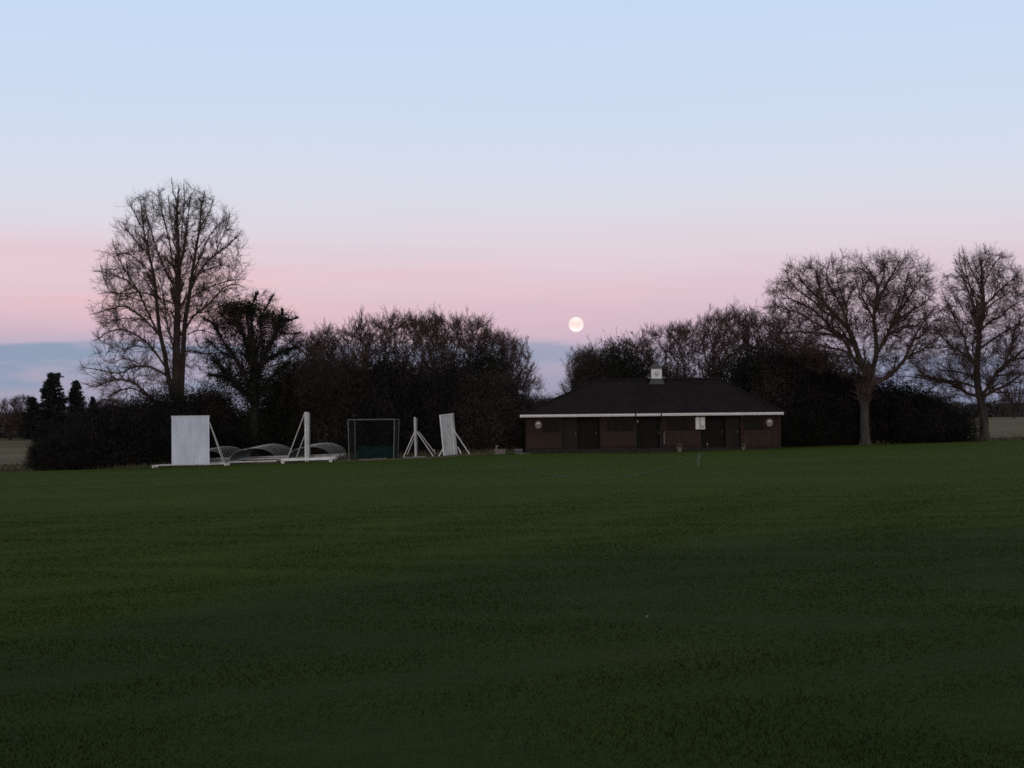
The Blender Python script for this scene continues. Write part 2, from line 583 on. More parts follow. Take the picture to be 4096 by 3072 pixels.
# long rough grass along the foot of the bushes
rng = np.random.default_rng(8)
pts = []
for (p0, p1, Y0, Y1, n) in ((-60, 700, 112, 116, 2600), (1150, 2070, 117, 121, 2600), (3130, 4200, 118, 126, 3000), (-200, 230, 114, 128, 1500)):
    px = p0 + (p1 - p0) * rng.random(n); Yv = Y0 + (Y1 - Y0) * rng.random(n)
    X_ = (px - 2048) / F * Yv
    pts.append(np.stack([X_, Yv, zg(X_, Yv)], -1))
base = np.concatenate(pts); nb = len(base)
h = .12 + .32 * rng.random(nb) ** 2; az = rng.random(nb) * 2 * np.pi; lean = .2 + .6 * rng.random(nb)
sx_, sy_ = np.cos(az), np.sin(az)
side = np.stack([-sy_, sx_, 0 * sx_], -1) * .03
tip = base + np.stack([sx_ * lean * h, sy_ * lean * h, h], -1)
V = np.stack([base - side, base + side, tip], 1).reshape(-1, 3)
o = np_mesh('rough_grass', V, np.arange(3 * nb).reshape(nb, 3), M['tuft'], nside=3)
tag(o, 'long rough grass growing along the foot of the bushes', 'grass', kind='stuff')

# ================================================================== PAVILION
YB = 110.0
SB = YB / F


def bx(px): return float(at(px, 1700, YB)[0])


def bz(py): return float(at(2604, py, YB)[2])     # heights are level, read at the middle of the front


floor_z = bz(1793)
eave = bz(1655)
cx = bx(2604)
pav = empty('pavilion', (cx, YB + 4, floor_z - .3),
            'low dark brick cricket pavilion with hipped tiled roof, white fascia and clock turret', 'pavilion')
xl, xr = bx(2104), bx(3124)
D = 8.4
m = MB()
segs = [(2104, 2246), (2398, 2546), (2648, 2804), (2962, 3124)]
for a, b in segs: m.box(bx(a), bx(b), YB, YB + 1.1, floor_z, eave - .03)
m.box(xl, xr, YB + 1.1, YB + D, floor_z, eave - .03)
m.build('wall', M['brick'], pav)
m = MB(); m.box(xl - .04, xr + .04, YB - .06, YB + D + .04, floor_z - .55, floor_z - .003); m.build('plinth', M['plinth'], pav)
m = MB()
zs = float(zg(bx(2500), YB - 1))
m.box(bx(2240), bx(2830), YB - 1.0, YB - .065, floor_z - .7, floor_z - .10); m.build('step', M['plinth'], pav)
# roof
OH = .55
ex0, ex1 = bx(2080), bx(3129); ey0 = YB - OH; ey1 = YB + D + OH
half = (ey1 - ey0) / 2
Yr = ey0 + half
ridge_z = float(at(2632, 1519, Yr)[2])
rx0 = float(at(2388, 1519, Yr)[0]); rx1 = float(at(2876, 1519, Yr)[0])
th = .10
m = MB()
e0 = eave + .02
v = [(ex0, ey0, e0), (ex1, ey0, e0), (ex1, ey1, e0), (ex0, ey1, e0), (rx0, Yr, ridge_z), (rx1, Yr, ridge_z)]
v += [(a, b, c - th) for a, b, c in v]
f = [(0, 1, 5, 4), (1, 2, 5), (2, 3, 4, 5), (3, 0, 4)]
f += [tuple(i + 6 for i in q[::-1]) for q in f] + [(0, 6, 7, 1), (1, 7, 8, 2), (2, 8, 9, 3), (3, 9, 6, 0)]
m.add(v, f)
roof = m.build('roof', M['roof'], pav)
m = MB()
m.tube([(rx0, Yr, ridge_z + .02), (rx1, Yr, ridge_z + .02)], .09, 8)
for a, b in ((0, 4), (3, 4), (1, 5), (2, 5)):
    A = np.array(v[a]) + (0, 0, .03); B_ = np.array(v[b]) + (0, 0, .02); m.tube([A, B_], .07, 6)
m.build('ridge_tiles', M['roof'], roof)
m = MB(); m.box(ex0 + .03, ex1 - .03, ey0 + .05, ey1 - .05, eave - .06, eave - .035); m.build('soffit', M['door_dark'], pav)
# fascia boards in three lengths on the front, broken by dark downpipes
fh = .15
for a, b in ((2080, 2538), (2543, 2640), (2645, 3129)):
    m = MB(); m.box(bx(a) + .0, bx(b), ey0 - .05, ey0 - .005, eave - .15, eave - .15 + fh)
    m.box(bx(a) + .01, bx(b) - .01, ey0 - .13, ey0 - .052, eave - .07, eave - .15 + fh + .01)
    m.build('fascia_board', M['fascia_paint'], pav)
m = MB()
m.box(ex1 + .003, ex1 + .03, ey0, ey1, eave - .15, eave + .03); m.build('side_bargeboard', M['black_paint'], pav)
m = MB(); m.box(ex0 - .03, ex0 - .003, ey0, ey1, eave - .15, eave + .03); m.build('side_bargeboard', M['black_paint'], pav)
for p in (2540.5, 2642.5):
    m = MB(); m.tube([(bx(p), ey0 - .06, eave + .04), (bx(p), ey0 - .06, eave - .18), (bx(p), YB - .05, eave - .5), (bx(p), YB - .05, floor_z - .4)], .045, 8)
    m.build('downpipe', M['black_paint'], pav)
m = MB(); m.tube([(bx(2246), YB - .05, eave - .1), (bx(2246), YB - .05, floor_z - .3)], .04, 8); m.build('downpipe', M['black_paint'], pav)
# doors in the recesses, standing proud of the back wall
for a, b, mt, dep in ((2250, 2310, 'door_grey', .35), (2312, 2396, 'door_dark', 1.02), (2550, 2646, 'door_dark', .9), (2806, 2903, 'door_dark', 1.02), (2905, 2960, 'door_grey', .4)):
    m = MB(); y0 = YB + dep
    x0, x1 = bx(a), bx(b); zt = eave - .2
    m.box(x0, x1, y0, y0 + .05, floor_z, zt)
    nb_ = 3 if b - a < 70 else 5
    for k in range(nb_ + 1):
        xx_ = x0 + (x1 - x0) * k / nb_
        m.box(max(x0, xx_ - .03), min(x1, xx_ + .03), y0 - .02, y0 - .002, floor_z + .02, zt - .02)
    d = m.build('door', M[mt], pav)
    m = MB(); m.tube([(x1 - .12, y0 - .05, floor_z + .95), (x1 - .12, y0 - .05, floor_z + 1.12)], .015, 6); m.build('handle', M['galv'], d)
# slatted timber panels below each window bay
for a, b, t, bt in ((2106, 2243, 1735, 1790), (2402, 2543, 1728, 1784), (2657, 2800, 1728, 1784), (2966, 3108, 1731, 1789)):
    m = MB(); x0, x1 = bx(a), bx(b); z1, z0 = bz(t), bz(bt)
    m.box(x0, x1, YB - .03, YB - .003, z0, z1)
    n = int((x1 - x0) / .13)
    for k in range(n):
        c = x0 + (x1 - x0) * (k + .5) / n
        m.box(c - .045, c + .045, YB - .07, YB - .033, z0 + .03, z1 - .05)
    m.box(x0 - .02, x1 + .02, YB - .10, YB - .033, z1 - .045, z1 + .03)
    m.build('slatted_panel', M['slat_wood'], pav)
# shuttered window above each slatted panel
for a, b in ((2170, 2236), (2430, 2530), (2670, 2772), (2975, 3055)):
    m = MB(); x0, x1 = bx(a), bx(b)
    m.box(x0, x1, YB - .035, YB - .003, bz(1722), bz(1676))
    for k in range(7):
        z = bz(1722) + (bz(1676) - bz(1722)) * (k + .5) / 7
        m.box(x0 + .04, x1 - .04, YB - .055, YB - .038, z - .04, z + .04)
    m.build('window_shutter', M['door_dark'], pav)
m = MB(); m.box(bx(2654), bx(2656.6), YB - .14, YB - .105, bz(1777), bz(1730)); m.build('door_post', M['sign_pale'], pav)

# clock turret
tc_ = np.array([float(at(2624, 1500, Yr)[0]), Yr - .1, ridge_z])
st = (Yr) / F
hw = 21 * st
tur = MB()
za = float(at(2624, 1514, Yr - .5)[2]); zb = float(at(2624, 1475, Yr - .5)[2])
tur.box(tc_[0] - hw, tc_[0] + hw, Yr - .40, Yr + .30, ridge_z - .05, zb)
turret = tur.build('clock_turret', M['sign_dark'], pav)
m = MB()
w1, w0 = hw + .03, hw + .16
zz1, zz0 = za - .03, za - .40
m.add([(tc_[0] - w0, Yr - .75, zz0), (tc_[0] + w0, Yr - .75, zz0), (tc_[0] + w0, Yr + .7, zz0), (tc_[0] - w0, Yr + .7, zz0),
       (tc_[0] - w1, Yr - .43, zz1), (tc_[0] + w1, Yr - .43, zz1), (tc_[0] + w1, Yr + .33, zz1), (tc_[0] - w1, Yr + .33, zz1)],
      [(0, 1, 5, 4), (1, 2, 6, 5), (2, 3, 7, 6), (3, 0, 4, 7), (4, 5, 6, 7), (3, 2, 1, 0)])
m.build('lead_skirt', M['lead'], turret)
m = MB()
zt = float(at(2624, 1448, Yr)[2]); hw2 = hw + .09
m.add([(tc_[0] - hw2, Yr - .49, zb + .003), (tc_[0] + hw2, Yr - .49, zb + .003), (tc_[0] + hw2, Yr + .39, zb + .003), (tc_[0] - hw2, Yr + .39, zb + .003),
       (tc_[0] - hw2, Yr - .49, zb + .05), (tc_[0] + hw2, Yr - .49, zb + .05), (tc_[0] + hw2, Yr + .39, zb + .05), (tc_[0] - hw2, Yr + .39, zb + .05), (tc_[0], Yr - .05, zt)],
      [(3, 2, 1, 0), (0, 1, 5, 4), (1, 2, 6, 5), (2, 3, 7, 6), (3, 0, 4, 7), (4, 5, 8), (5, 6, 8), (6, 7, 8), (7, 4, 8)])
m.build('turret_roof', M['lead'], turret)
m = MB(); m.box(tc_[0] - hw, tc_[0] + hw, Yr - .45, Yr - .403, za, zb - .005); m.build('clock_face', M['sign_white'], turret)
zc = (za + zb) / 2
m = MB(); m.disc((tc_[0], 0, zc), .20, .20, Yr - .465, Yr - .452)
m.build('clock_dial', M['dial_grey'], turret)
m = MB()
m.beam((tc_[0], Yr - .475, zc - .14), (tc_[0] - .10, Yr - .475, zc + .0), .028, .012, (0, 1, 0))
m.beam((tc_[0], Yr - .475, zc - .14), (tc_[0] + .10, Yr - .475, zc + .02), .028, .012, (0, 1, 0))
m.build('clock_hands', M['sign_dark'], turret)
for sg in (-1, 1):
    m = MB(); c = (tc_[0] + sg * (hw + .14), Yr - .38, za + .06)
    m.box(c[0] - .08, c[0] + .08, c[1] - .05, c[1] + .08, c[2] - .05, c[2] + .05)
    m.beam((tc_[0] + sg * (hw + .0), Yr - .33, za + .02), (c[0], Yr - .33, za + .02), .03, .03)
    m.build('floodlight', M['sign_pale'], turret)
m = MB()   # slatted vent hood on the flank of the turret
c = tc_[0] - hw - .01
m.add([(c, Yr - .25, za + .08), (c, Yr + .2, za + .08), (c, Yr + .2, za + .42), (c, Yr - .25, za + .42), (c - .42, Yr - .25, za + .06), (c - .42, Yr + .2, za + .06)],
      [(0, 1, 2, 3), (0, 4, 5, 1), (3, 2, 5, 4), (0, 3, 4), (1, 5, 2)])
m.build('vent_hood', M['black_paint'], turret)

# signs and fittings on the front wall
for p, q, lab in ((2153, 1699, 'round club plaque on the brick wall at the left end of the pavilion'), (3078, 1690, 'round club plaque on the brick wall at the right end of the pavilion')):
    c = np.array([bx(p), YB, bz(q + (5 if p > 2604 else -5))])
    s_ = empty('wall_plaque', (c[0], YB - .01, c[2]), lab, 'plaque', 'round plaques on the pavilion front')
    m = MB(); m.disc(c, .225, .265, YB - .05, YB - .003); m.build('disc', M['sign_pale'], s_)
    m = MB(); m.box(c[0] - .14, c[0] + .14, YB - .062, YB - .053, c[2] + .03, c[2] + .10)
    m.add([(c[0] - .09, YB - .062, c[2] + .102), (c[0] + .09, YB - .062, c[2] + .102), (c[0] + .05, YB - .062, c[2] + .15), (c[0] - .05, YB - .062, c[2] + .15)], [(0, 1, 2, 3)])
    m.build('pale_badge', M['sign_white'], s_)
    m = MB(); m.box(c[0] - .13, c[0] + .13, YB - .060, YB - .053, c[2] - .005, c[2] + .025); m.build('dark_band', M['sign_dark'], s_)
nb2 = empty('notice_board', (bx(2800), YB - .05, bz(1720)), 'tall white two-panel board fixed to the pavilion wall under the eaves', 'board')
for a, b in ((2782, 2798.0), (2800.5, 2819)):
    m = MB(); m.box(bx(a), bx(b), YB - .12, YB - .06, bz(1719), bz(1671)); m.build('panel', M['sign_white'], nb2)
m = MB()
for k in range(4):
    m.box(bx(2802), bx(2816 - 2 * (k % 2)), YB - .124, YB - .121, bz(1714 - 3 * k), bz(1712.4 - 3 * k))
m.build('printed_lines', M['sign_dark'], nb2)
wl = empty('wall_lamp', (bx(2550), YB - .1, bz(1690)), 'small pale unlit lamp on the pavilion wall beside the central entrance', 'lamp')
m = MB(); m.box(bx(2547), bx(2553), YB - .16, YB - .06, bz(1690), bz(1679)); m.build('lamp_housing', M['sign_pale'], wl)
m = MB(); m.box(bx(2548.4), bx(2551.6), YB - .06, YB - .003, bz(1693), bz(1678)); m.build('bracket', M['black_paint'], wl)


def pot(px, py, w, name, label, Y, mt='terracotta'):
    p = gp(px, Y)
    o = empty(name, p, label, 'pot')
    m = MB(); m.lathe(p, [(w * .34, 0), (w * .48, w * .7), (w * .5, w * .72), (w * .54, w * .72), (w * .54, w * .9), (w * .45, w * .9), (w * .42, w * .75)], 18)
    m.build('pot_body', M[mt], o)
    rg = np.random.default_rng(int(px))
    C = p + np.array([0, 0, w * 1.05]) + rg.normal(size=(150, 3)) * w * .22
    V, Fq = cards(rg, C, .07)
    np_mesh('plant', V, Fq, M['tuft'], o)
    return o


pot(2718, 1799, .34, 'flower_pot', 'pale flower pot on the grass before the slatted panel left of the white board', YB - 1.3)
pot(2973, 1780, .26, 'flower_pot', 'small pale flower pot at the foot of the pavilion near its right door', YB - .5)
# white-edged concrete slab and a low box at the left end of the pavilion
slab = MB(); p = gp(2100, YB - 1.6)
slab.box(bx(2062), bx(2118), YB - 2.2, YB - .9, p[2] - .1, p[2] + .07)
tag(slab.build('concrete_slab', M['concrete']), 'low concrete slab with a pale edge by the left corner of the pavilion', 'slab')
p = gp(2072, YB - .5)
bo = empty('utility_box', p, 'small grey utility box on the grass beside the concrete slab', 'box')
m = MB(); m.box(p[0] - .22, p[0] + .26, p[1] - .15, p[1] + .15, p[2] - .05, p[2] + .26); m.build('box_body', M['lead'], bo)
m = MB(); m.add([(p[0] - .25, p[1] - .18, p[2] + .263), (p[0] + .29, p[1] - .18, p[2] + .263), (p[0] + .29, p[1] + .18, p[2] + .30), (p[0] - .25, p[1] + .18, p[2] + .30),
                 (p[0] - .25, p[1] - .18, p[2] + .29), (p[0] + .29, p[1] - .18, p[2] + .29), (p[0] + .29, p[1] + .18, p[2] + .33), (p[0] - .25, p[1] + .18, p[2] + .33)],
                [(3, 2, 1, 0), (4, 5, 6, 7), (0, 1, 5, 4), (1, 2, 6, 5), (2, 3, 7, 6), (3, 0, 4, 7)])
m.build('box_lid', M['sign_pale'], bo)
p = gp(2000, 113.0)
bo = empty('stone_trough', p, 'pale stone trough left of the pavilion in front of the dark bushes', 'trough')
m = MB(); w_, d_, h_ = .36, .25, .42
m.box(p[0] - w_, p[0] + w_, p[1] - d_, p[1] + d_, p[2] - .05, p[2] + .28)
m.box(p[0] - w_ - .03, p[0] + w_ + .03, p[1] - d_ - .03, p[1] - d_ + .05, p[2] + .283, p[2] + .36)
m.box(p[0] - w_ - .03, p[0] + w_ + .03, p[1] + d_ - .05, p[1] + d_ + .03, p[2] + .283, p[2] + .36)
m.build('basin', M['terracotta'], bo)
m = MB(); m.tube([(p[0] - .25, p[1], p[2] + .28), (p[0] - .25, p[1], p[2] + .58), (p[0] - .12, p[1], p[2] + .58)], .03, 8); m.build('tap', M['galv'], bo)

# ================================================================== SIGHT SCREENS
def P(px, py, Y): return at(px, py, Y)


# --- big plank screen facing the camera
Y0 = 111.0
g0 = gp(762, Y0)
ss = empty('sight_screen', g0, 'large white sight screen of vertical planks facing the field at the left', 'sight screen', 'cricket sight screens')
xa, xb = P(686, 1760, Y0)[0], P(838, 1760, Y0)[0]
zt = P(762, 1663, Y0)[2]; zb = P(762, 1863, Y0)[2]
g0z = float(zg(g0[0], Y0))
zb = max(zb, g0z + .1)
m = MB()
n = 17; pw = (xb - xa) / n
for k in range(n):
    x0 = xa + pw * k
    m.box(x0 + .010, x0 + pw - .010, Y0 - .02, Y0 + .01, zb + .01 * ((k * 7) % 3), zt - .06)
    if k < n - 1:
        m.box(x0 + pw - .0095, x0 + pw + .0095, Y0 + .004, Y0 + .02, zb + .03, zt - .07)
m.build('plank_panel', M['screen_paint'], ss)
m = MB(); m.box(xa - .02, xb + .02, Y0 - .05, Y0 + .06, zt - .055, zt); m.build('top_rail', M['white_paint'], ss)
for z0_ in (zb + .4, zt - .9):
    m = MB(); m.box(xa, xb, Y0 + .022, Y0 + .08, z0_, z0_ + .1); m.build('back_rail', M['white_paint'], ss)
for dy in (-.35, .75):
    m = MB(); a = P(624, 1868, Y0)[0]; b = P(902, 1868, Y0)[0]
    m.beam(G(a, Y0 + dy) + (0, 0, .17), G(b, Y0 + dy) + (0, 0, .15), .06, .07); m.build('base_beam', M['galv'], ss)
for dy in (-.35, .75):
    for px in (618, 906):
        x = P(px, 1868, Y0)[0]; gz = zg(x, Y0 + dy)
        m = MB(); a = np.linspace(0, 2 * np.pi, 17)
        m.tube([(x, Y0 + dy - .04, gz + .10), (x, Y0 + dy + .04, gz + .10)], .10, 14)
        w_ = m.build('wheel', M['galv'], ss)
for px0, px1 in ((838, 893),):
    for dy in (.05, .7):
        m = MB(); a = P(px0, 1690, Y0); a[1] = Y0 + .03
        b = G(P(px1, 1860, Y0)[0], Y0 + dy) + (0, 0, .2)
        m.beam(a, b, .045, .045); m.build('brace', M['galv'], ss)

# --- second screen, seen nearly edge-on
Y0 = 112.0
g0 = gp(1230, Y0)
ss2 = empty('sight_screen', g0, 'tall white sight screen seen edge-on with long base rails, between the domed covers', 'sight screen', 'cricket sight screens')
zt = P(1229, 1649, Y0)[2]; zb = g0[2] + .12
xa = P(1219, 1750, Y0)[0]
m = MB()
xA, xB = P(1224, 1750, Y0)[0], P(1240, 1750, Y0 + 2.8)[0]
nrm = np.array([-(2.8), (xB - xA), 0]); nrm /= np.linalg.norm(nrm)
n = 18
for k in range(n):
    t0, t1 = k / n + .004, (k + 1) / n - .004
    pa = np.array([xA + (xB - xA) * t0, Y0 + 2.8 * t0, 0]); pb = np.array([xA + (xB - xA) * t1, Y0 + 2.8 * t1, 0])
    o_ = nrm * .03
    v = [pa, pb, pb + o_, pa + o_]
    m.add([(q[0], q[1], zb) for q in v] + [(q[0], q[1], zt) for q in v], [(0, 3, 2, 1), (4, 5, 6, 7), (0, 1, 5, 4), (1, 2, 6, 5), (2, 3, 7, 6), (3, 0, 4, 7)])
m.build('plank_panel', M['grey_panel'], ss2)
m = MB(); m.box(xa, xA - .003, Y0 - .04, Y0 + .08, zb - .02, zt + .02); m.build('end_post', M['white_paint'], ss2)
m = MB(); m.box(xA + .02, xA + .19, Y0 - .05, Y0 - .005, zb - .02, zt + .01); m.build('end_board', M['grey_panel'], ss2)
for dy, a, b in ((-.12, 1124, 1330), (2.7, 1140, 1342)):
    x0, x1 = P(a, 1845, Y0 + dy)[0], P(b, 1845, Y0 + dy)[0]
    m = MB(); m.beam(G(x0, Y0 + dy) + (0, 0, .26), G(x1, Y0 + dy) + (0, 0, .26), .12, .14); m.build('base_rail', M['white_paint'], ss2)
    for x in (x0 + .12, x1 - .12):
        gz = zg(x, Y0 + dy); m = MB(); m.tube([(x, Y0 + dy - .06, gz + .12), (x, Y0 + dy + .06, gz + .12)], .12, 14); m.build('wheel', M['galv'], ss2)
for a in (1128, 1236, 1332):
    m = MB(); x = P(a, 1845, Y0)[0]; m.beam(G(x, Y0 - .05) + (0, 0, .22), G(x, Y0 + 2.65) + (0, 0, .22), .08, .07)
    m.build('cross_member', M['white_paint'], ss2)
for (a, b, c, d, dy) in ((1219, 1654, 1150, 1840, -.1), (1221, 1684, 1164, 1838, 2.6)):
    m = MB(); p0 = P(a, b, Y0); p0[1] = Y0 + dy; p1 = P(c, d, Y0); p1[1] = Y0 + dy; p1[2] = zg(p1[0], p1[1]) + .3
    m.beam(p0, p1, .045, .045); m.build('brace', M['galv'], ss2)

# --- third: slim screen edge-on with an A-frame of braces
Y0 = 116.0
g0 = gp(1664, Y0)
ss3 = empty('sight_screen', g0, 'slim sight screen seen edge-on with two splayed braces, right of the net cage', 'sight screen', 'cricket sight screens')
p = P(1661, 1671, Y0); q = P(1668, 1822, Y0); zt, zb = p[2], g0[2] + .06
dl = P(1664, 1700, Y0)[0]
m = MB()
for k in range(14):
    ya, yb_ = Y0 + .2 * k, Y0 + .2 * k + .19; o1, o2 = -.005 * k, -.005 * (k + .95)
    v = [(dl - .03 + o1, ya), (dl + .03 + o1, ya), (dl + .03 + o2, yb_), (dl - .03 + o2, yb_)]
    m.add([(a, b, zb) for a, b in v] + [(a - .04, b, zt) for a, b in v], [(0, 3, 2, 1), (4, 5, 6, 7), (0, 1, 5, 4), (1, 2, 6, 5), (2, 3, 7, 6), (3, 0, 4, 7)])
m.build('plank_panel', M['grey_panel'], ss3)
m = MB(); m.beam((dl - .05, Y0 - .05, zb), (dl - .09, Y0 - .05, zt + .05), .12, .09); m.build('end_post', M['grey_panel'], ss3)
for a, b, c in ((1658, 1728, 1613), (1667, 1726, 1733)):
    for dy in (-.05, 2.3):
        m = MB(); p0 = P(a, b, Y0); p0[1] = Y0 + dy; x1 = P(c, 1820, Y0)[0]
        m.beam(p0, G(x1 + (.1 if dy > 0 else 0), Y0 + dy) + (0, 0, .05), .05, .05); m.build('brace', M['white_paint'], ss3)
m = MB(); x0, x1 = P(1612, 1820, Y0)[0], P(1702, 1820, Y0)[0]
m.beam(G(x0, Y0 - .15) + (0, 0, .06), G(x1, Y0 - .15) + (0, 0, .06), .08, .07); m.build('base_rail', M['sign_pale'], ss3)

# --- fourth: leaning panel
Y0 = 116.0
g0 = gp(1800, Y0)
ss4 = empty('sight_screen', g0, 'pale sight screen panel leaning to the left, propped by a long brace, nearest the pavilion', 'sight screen', 'cricket sight screens')
A, B_, C_, D_ = P(1757, 1662, Y0), P(1811, 1655, Y0), P(1829, 1812, Y0), P(1774, 1820, Y0)
A[1] += .55; B_[1] += 1.55; C_[1] += 1.0; D_[1] += 0.0
for q in (C_, D_): q[2] = zg(q[0], q[1]) + .04
m = MB(); n = 8
nv = np.cross(B_ - A, D_ - A); nv /= np.linalg.norm(nv); nv *= .035 * (-1 if nv[1] > 0 else 1)
for k in range(n):
    t0, t1 = k / n + .006, (k + 1) / n - .006
    q = [A + (B_ - A) * t0, A + (B_ - A) * t1, D_ + (C_ - D_) * t1, D_ + (C_ - D_) * t0]
    m.add([x for x in q] + [x - nv for x in q], [(0, 1, 2, 3), (7, 6, 5, 4), (0, 4, 5, 1), (1, 5, 6, 2), (2, 6, 7, 3), (3, 7, 4, 0)])
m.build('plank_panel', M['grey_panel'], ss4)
m = MB(); m.beam(A + nv, D_ + nv, .07, .05); m.build('edge_batten', M['white_paint'], ss4)
m = MB(); m.beam(A + (B_ - A) * .76 + nv, D_ + (C_ - D_) * .76 + nv, .045, .03); m.build('middle_batten', M['white_paint'], ss4)
m = MB(); m.beam(A - (0, 0, -.02) + nv * .3, B_ - (0, 0, -.02) + nv * .3, .06, .05); m.build('top_batten', M['white_paint'], ss4)
for a, b, c, d_, dy in ((1811, 1717, 1878, 1812, .6), (1772, 1795, 1756, 1822, -.1), (1828, 1789, 1843, 1815, 1.3)):
    p0 = P(a, b, Y0); p0[1] = Y0 + dy + .2; p1 = G(P(c, d_, Y0)[0], Y0 + dy - .2) + (0, 0, .03)
    m = MB(); m.beam(p0, p1, .055, .055); m.build('brace', M['white_paint'], ss4)

# ================================================================== BATTING CAGE
Y0 = 115.0
g0 = gp(1485, Y0)
cage = empty('batting_cage', g0, 'square steel net cage with green sheet along its lower half', 'net cage')
zt = P(1485, 1678, Y0)[2]
xl_, xr_ = P(1396, 1760, Y0)[0], P(1574, 1760, Y0)[0]
dz = 2.6
fr = {}
for nm, x, lean, dy in (('a', xl_, -.06, 0), ('b', xr_, .08, 0), ('c', xl_ + .18, -.02, dz), ('d', xr_ + .12, .1, dz)):
    b0 = G(x, Y0 + dy); t0 = np.array([x + lean, Y0 + dy, zt]); fr[nm] = (b0, t0)
    m = MB(); m.tube([b0, t0], .024, 8); m.build('post', M['steel'], cage)
for a, b in (('a', 'b'), ('c', 'd'), ('a', 'c'), ('b', 'd')):
    m = MB(); m.tube([fr[a][1], fr[b][1]], .024, 8); m.build('top_bar', M['steel'], cage)
m = MB(); m.tube([fr['a'][0] + (.7, 0, .05), fr['b'][0] + (-.5, 0, .05)], .035, 8); m.build('ground_bar', M['sign_pale'], cage)
# netting strands (back, sides, roof)
pl, rl = [], []


def net(c00, c10, c11, c01, nu, nv_):
    for k in range(nu + 1):
        t = k / nu; pl.append([c00 + (c10 - c00) * t, c01 + (c11 - c01) * t])
    for k in range(nv_ + 1):
        t = k / nv_; pl.append([c00 + (c01 - c00) * t, c10 + (c11 - c10) * t])


net(fr['c'][0], fr['d'][0], fr['d'][1], fr['c'][1], 26, 24)
net(fr['a'][0], fr['c'][0], fr['c'][1], fr['a'][1], 22, 24)
net(fr['b'][0], fr['d'][0], fr['d'][1], fr['b'][1], 22, 24)
net(fr['a'][1], fr['b'][1], fr['d'][1], fr['c'][1], 26, 22)
PL = np.array(pl)
V, Fq = tubes(PL, np.full(PL.shape[:2], .006), 3)
np_mesh('netting', V, Fq, M['net_dark'], cage)
m = MB()
nx_ = 24
rg = np.random.default_rng(5)
rows = []
for zrel in (0.02, .35, .7, .98):
    rows.append([np.array([xl_ + .35 + (xr_ - xl_ - .4) * k / nx_, Y0 + 1.9 + .12 * math.sin(k * .9) + .04 * rg.normal(), 0]) + (0, 0, float(zg(xl_ + 2, Y0 + 2)) + zrel * (.9 + .05 * math.sin(k * .5))) for k in range(nx_ + 1)])
v = [q for r_ in rows for q in r_]
v2 = [q + np.array([0, .02, 0]) for q in v]
fc = []
for r_ in range(3):
    for k in range(nx_):
        i0 = r_ * (nx_ + 1) + k
        fc.append((i0, i0 + 1, i0 + nx_ + 2, i0 + nx_ + 1))
off = len(v)
m.add(v + v2, fc + [tuple(i + off for i in q[::-1]) for q in fc])
m.build('green_sheet', M['net_green'], cage)

# ================================================================== DOMED COVERS
def cover(px0, px1, Y, span_m, rise, length, shift, label, nhoop=9):
    """roll-on pitch cover: hoops on a wheeled base frame"""
    a = gp(px0, Y)
    xL = a[0]; xR = xL + span_m
    c = empty('pitch_cover', G((xL + xR) / 2, Y + length / 2), label, 'pitch cover', 'domed roll-on pitch covers')
    bz_ = .24
    for j in range(nhoop):
        t = j / (nhoop - 1)
        y = Y + length * t; ox = shift * t
        zl = float(zg(xL + ox, y)) + bz_; zr = float(zg(xR + ox, y)) + bz_
        pts = []
        for th_ in np.linspace(0, math.pi, 17):
            u = (1 - math.cos(th_)) / 2
            pts.append((xL + ox + span_m * u, y, zl + (zr - zl) * u + rise * math.sin(th_) ** .9))
        m = MB(); m.tube(pts, .012, 6); m.build('hoop', M['galv'], c, True)
    # rolled-down sheeting on the low left flank
    vs, fs = [], []
    rows = 7
    for j in range(nhoop):
        t = j / (nhoop - 1); y = Y + length * t; ox = shift * t
        zl = float(zg(xL + ox, y)) + bz_; zr = float(zg(xR + ox, y)) + bz_
        for i_, th_ in enumerate(np.linspace(.05, 1.15, rows)):
            u = (1 - math.cos(th_)) / 2
            vs.append((xL + ox + span_m * u, y, zl + (zr - zl) * u + rise * math.sin(th_) ** .9 - .03 - (.02 if j % 2 else 0)))
    for j in range(nhoop - 1):
        for i_ in range(rows - 1):
            k = j * rows + i_; fs.append((k, k + 1, k + rows + 1, k + rows))
    m = MB(); off = len(vs)
    m.add(vs + [(a_, b_, c_ - .015) for a_, b_, c_ in vs], fs + [tuple(q + off for q in f_[::-1]) for f_ in fs])
    m.build('sheeting', M['sheet'], c)
    m = MB(); pts = []
    for t in np.linspace(0, 1, 6): 
        y = Y + length * t; ox = shift * t
        zl = float(zg(xL + ox + span_m / 2, y)) + bz_
        pts.append((xL + ox + span_m / 2, y, zl + rise - .01))
    m.tube(pts, .018, 6); m.build('ridge_bar', M['white_paint'], c)
    for t, ex in ((0, .04), (.55, .04), (1, .04)):
        y = Y + length * t; ox = shift * t
        m = MB(); m.beam(G(xL + ox - ex, y) + (0, 0, bz_ - .04), G(xR + ox + ex, y) + (0, 0, bz_ - .04), .07, .08); m.build('base_beam', M['galv'], c)
    for e in (0, span_m):
        m = MB(); m.beam(G(xL + e, Y + .06) + (0, 0, bz_ - .06), G(xL + e + shift, Y + length - .06) + (0, 0, bz_ - .06), .08, .08); m.build('side_beam', M['white_paint'], c)
    for t in (0.02, .98):
        for e in (-.1, span_m + .1):
            x = xL + shift * t + e; y = Y + length * t; gz = float(zg(x, y))
            m = MB(); m.tube([(x, y - .14, gz + .10), (x, y - .07, gz + .10)], .10, 12); m.build('wheel', M['rubber'], c)
    return c


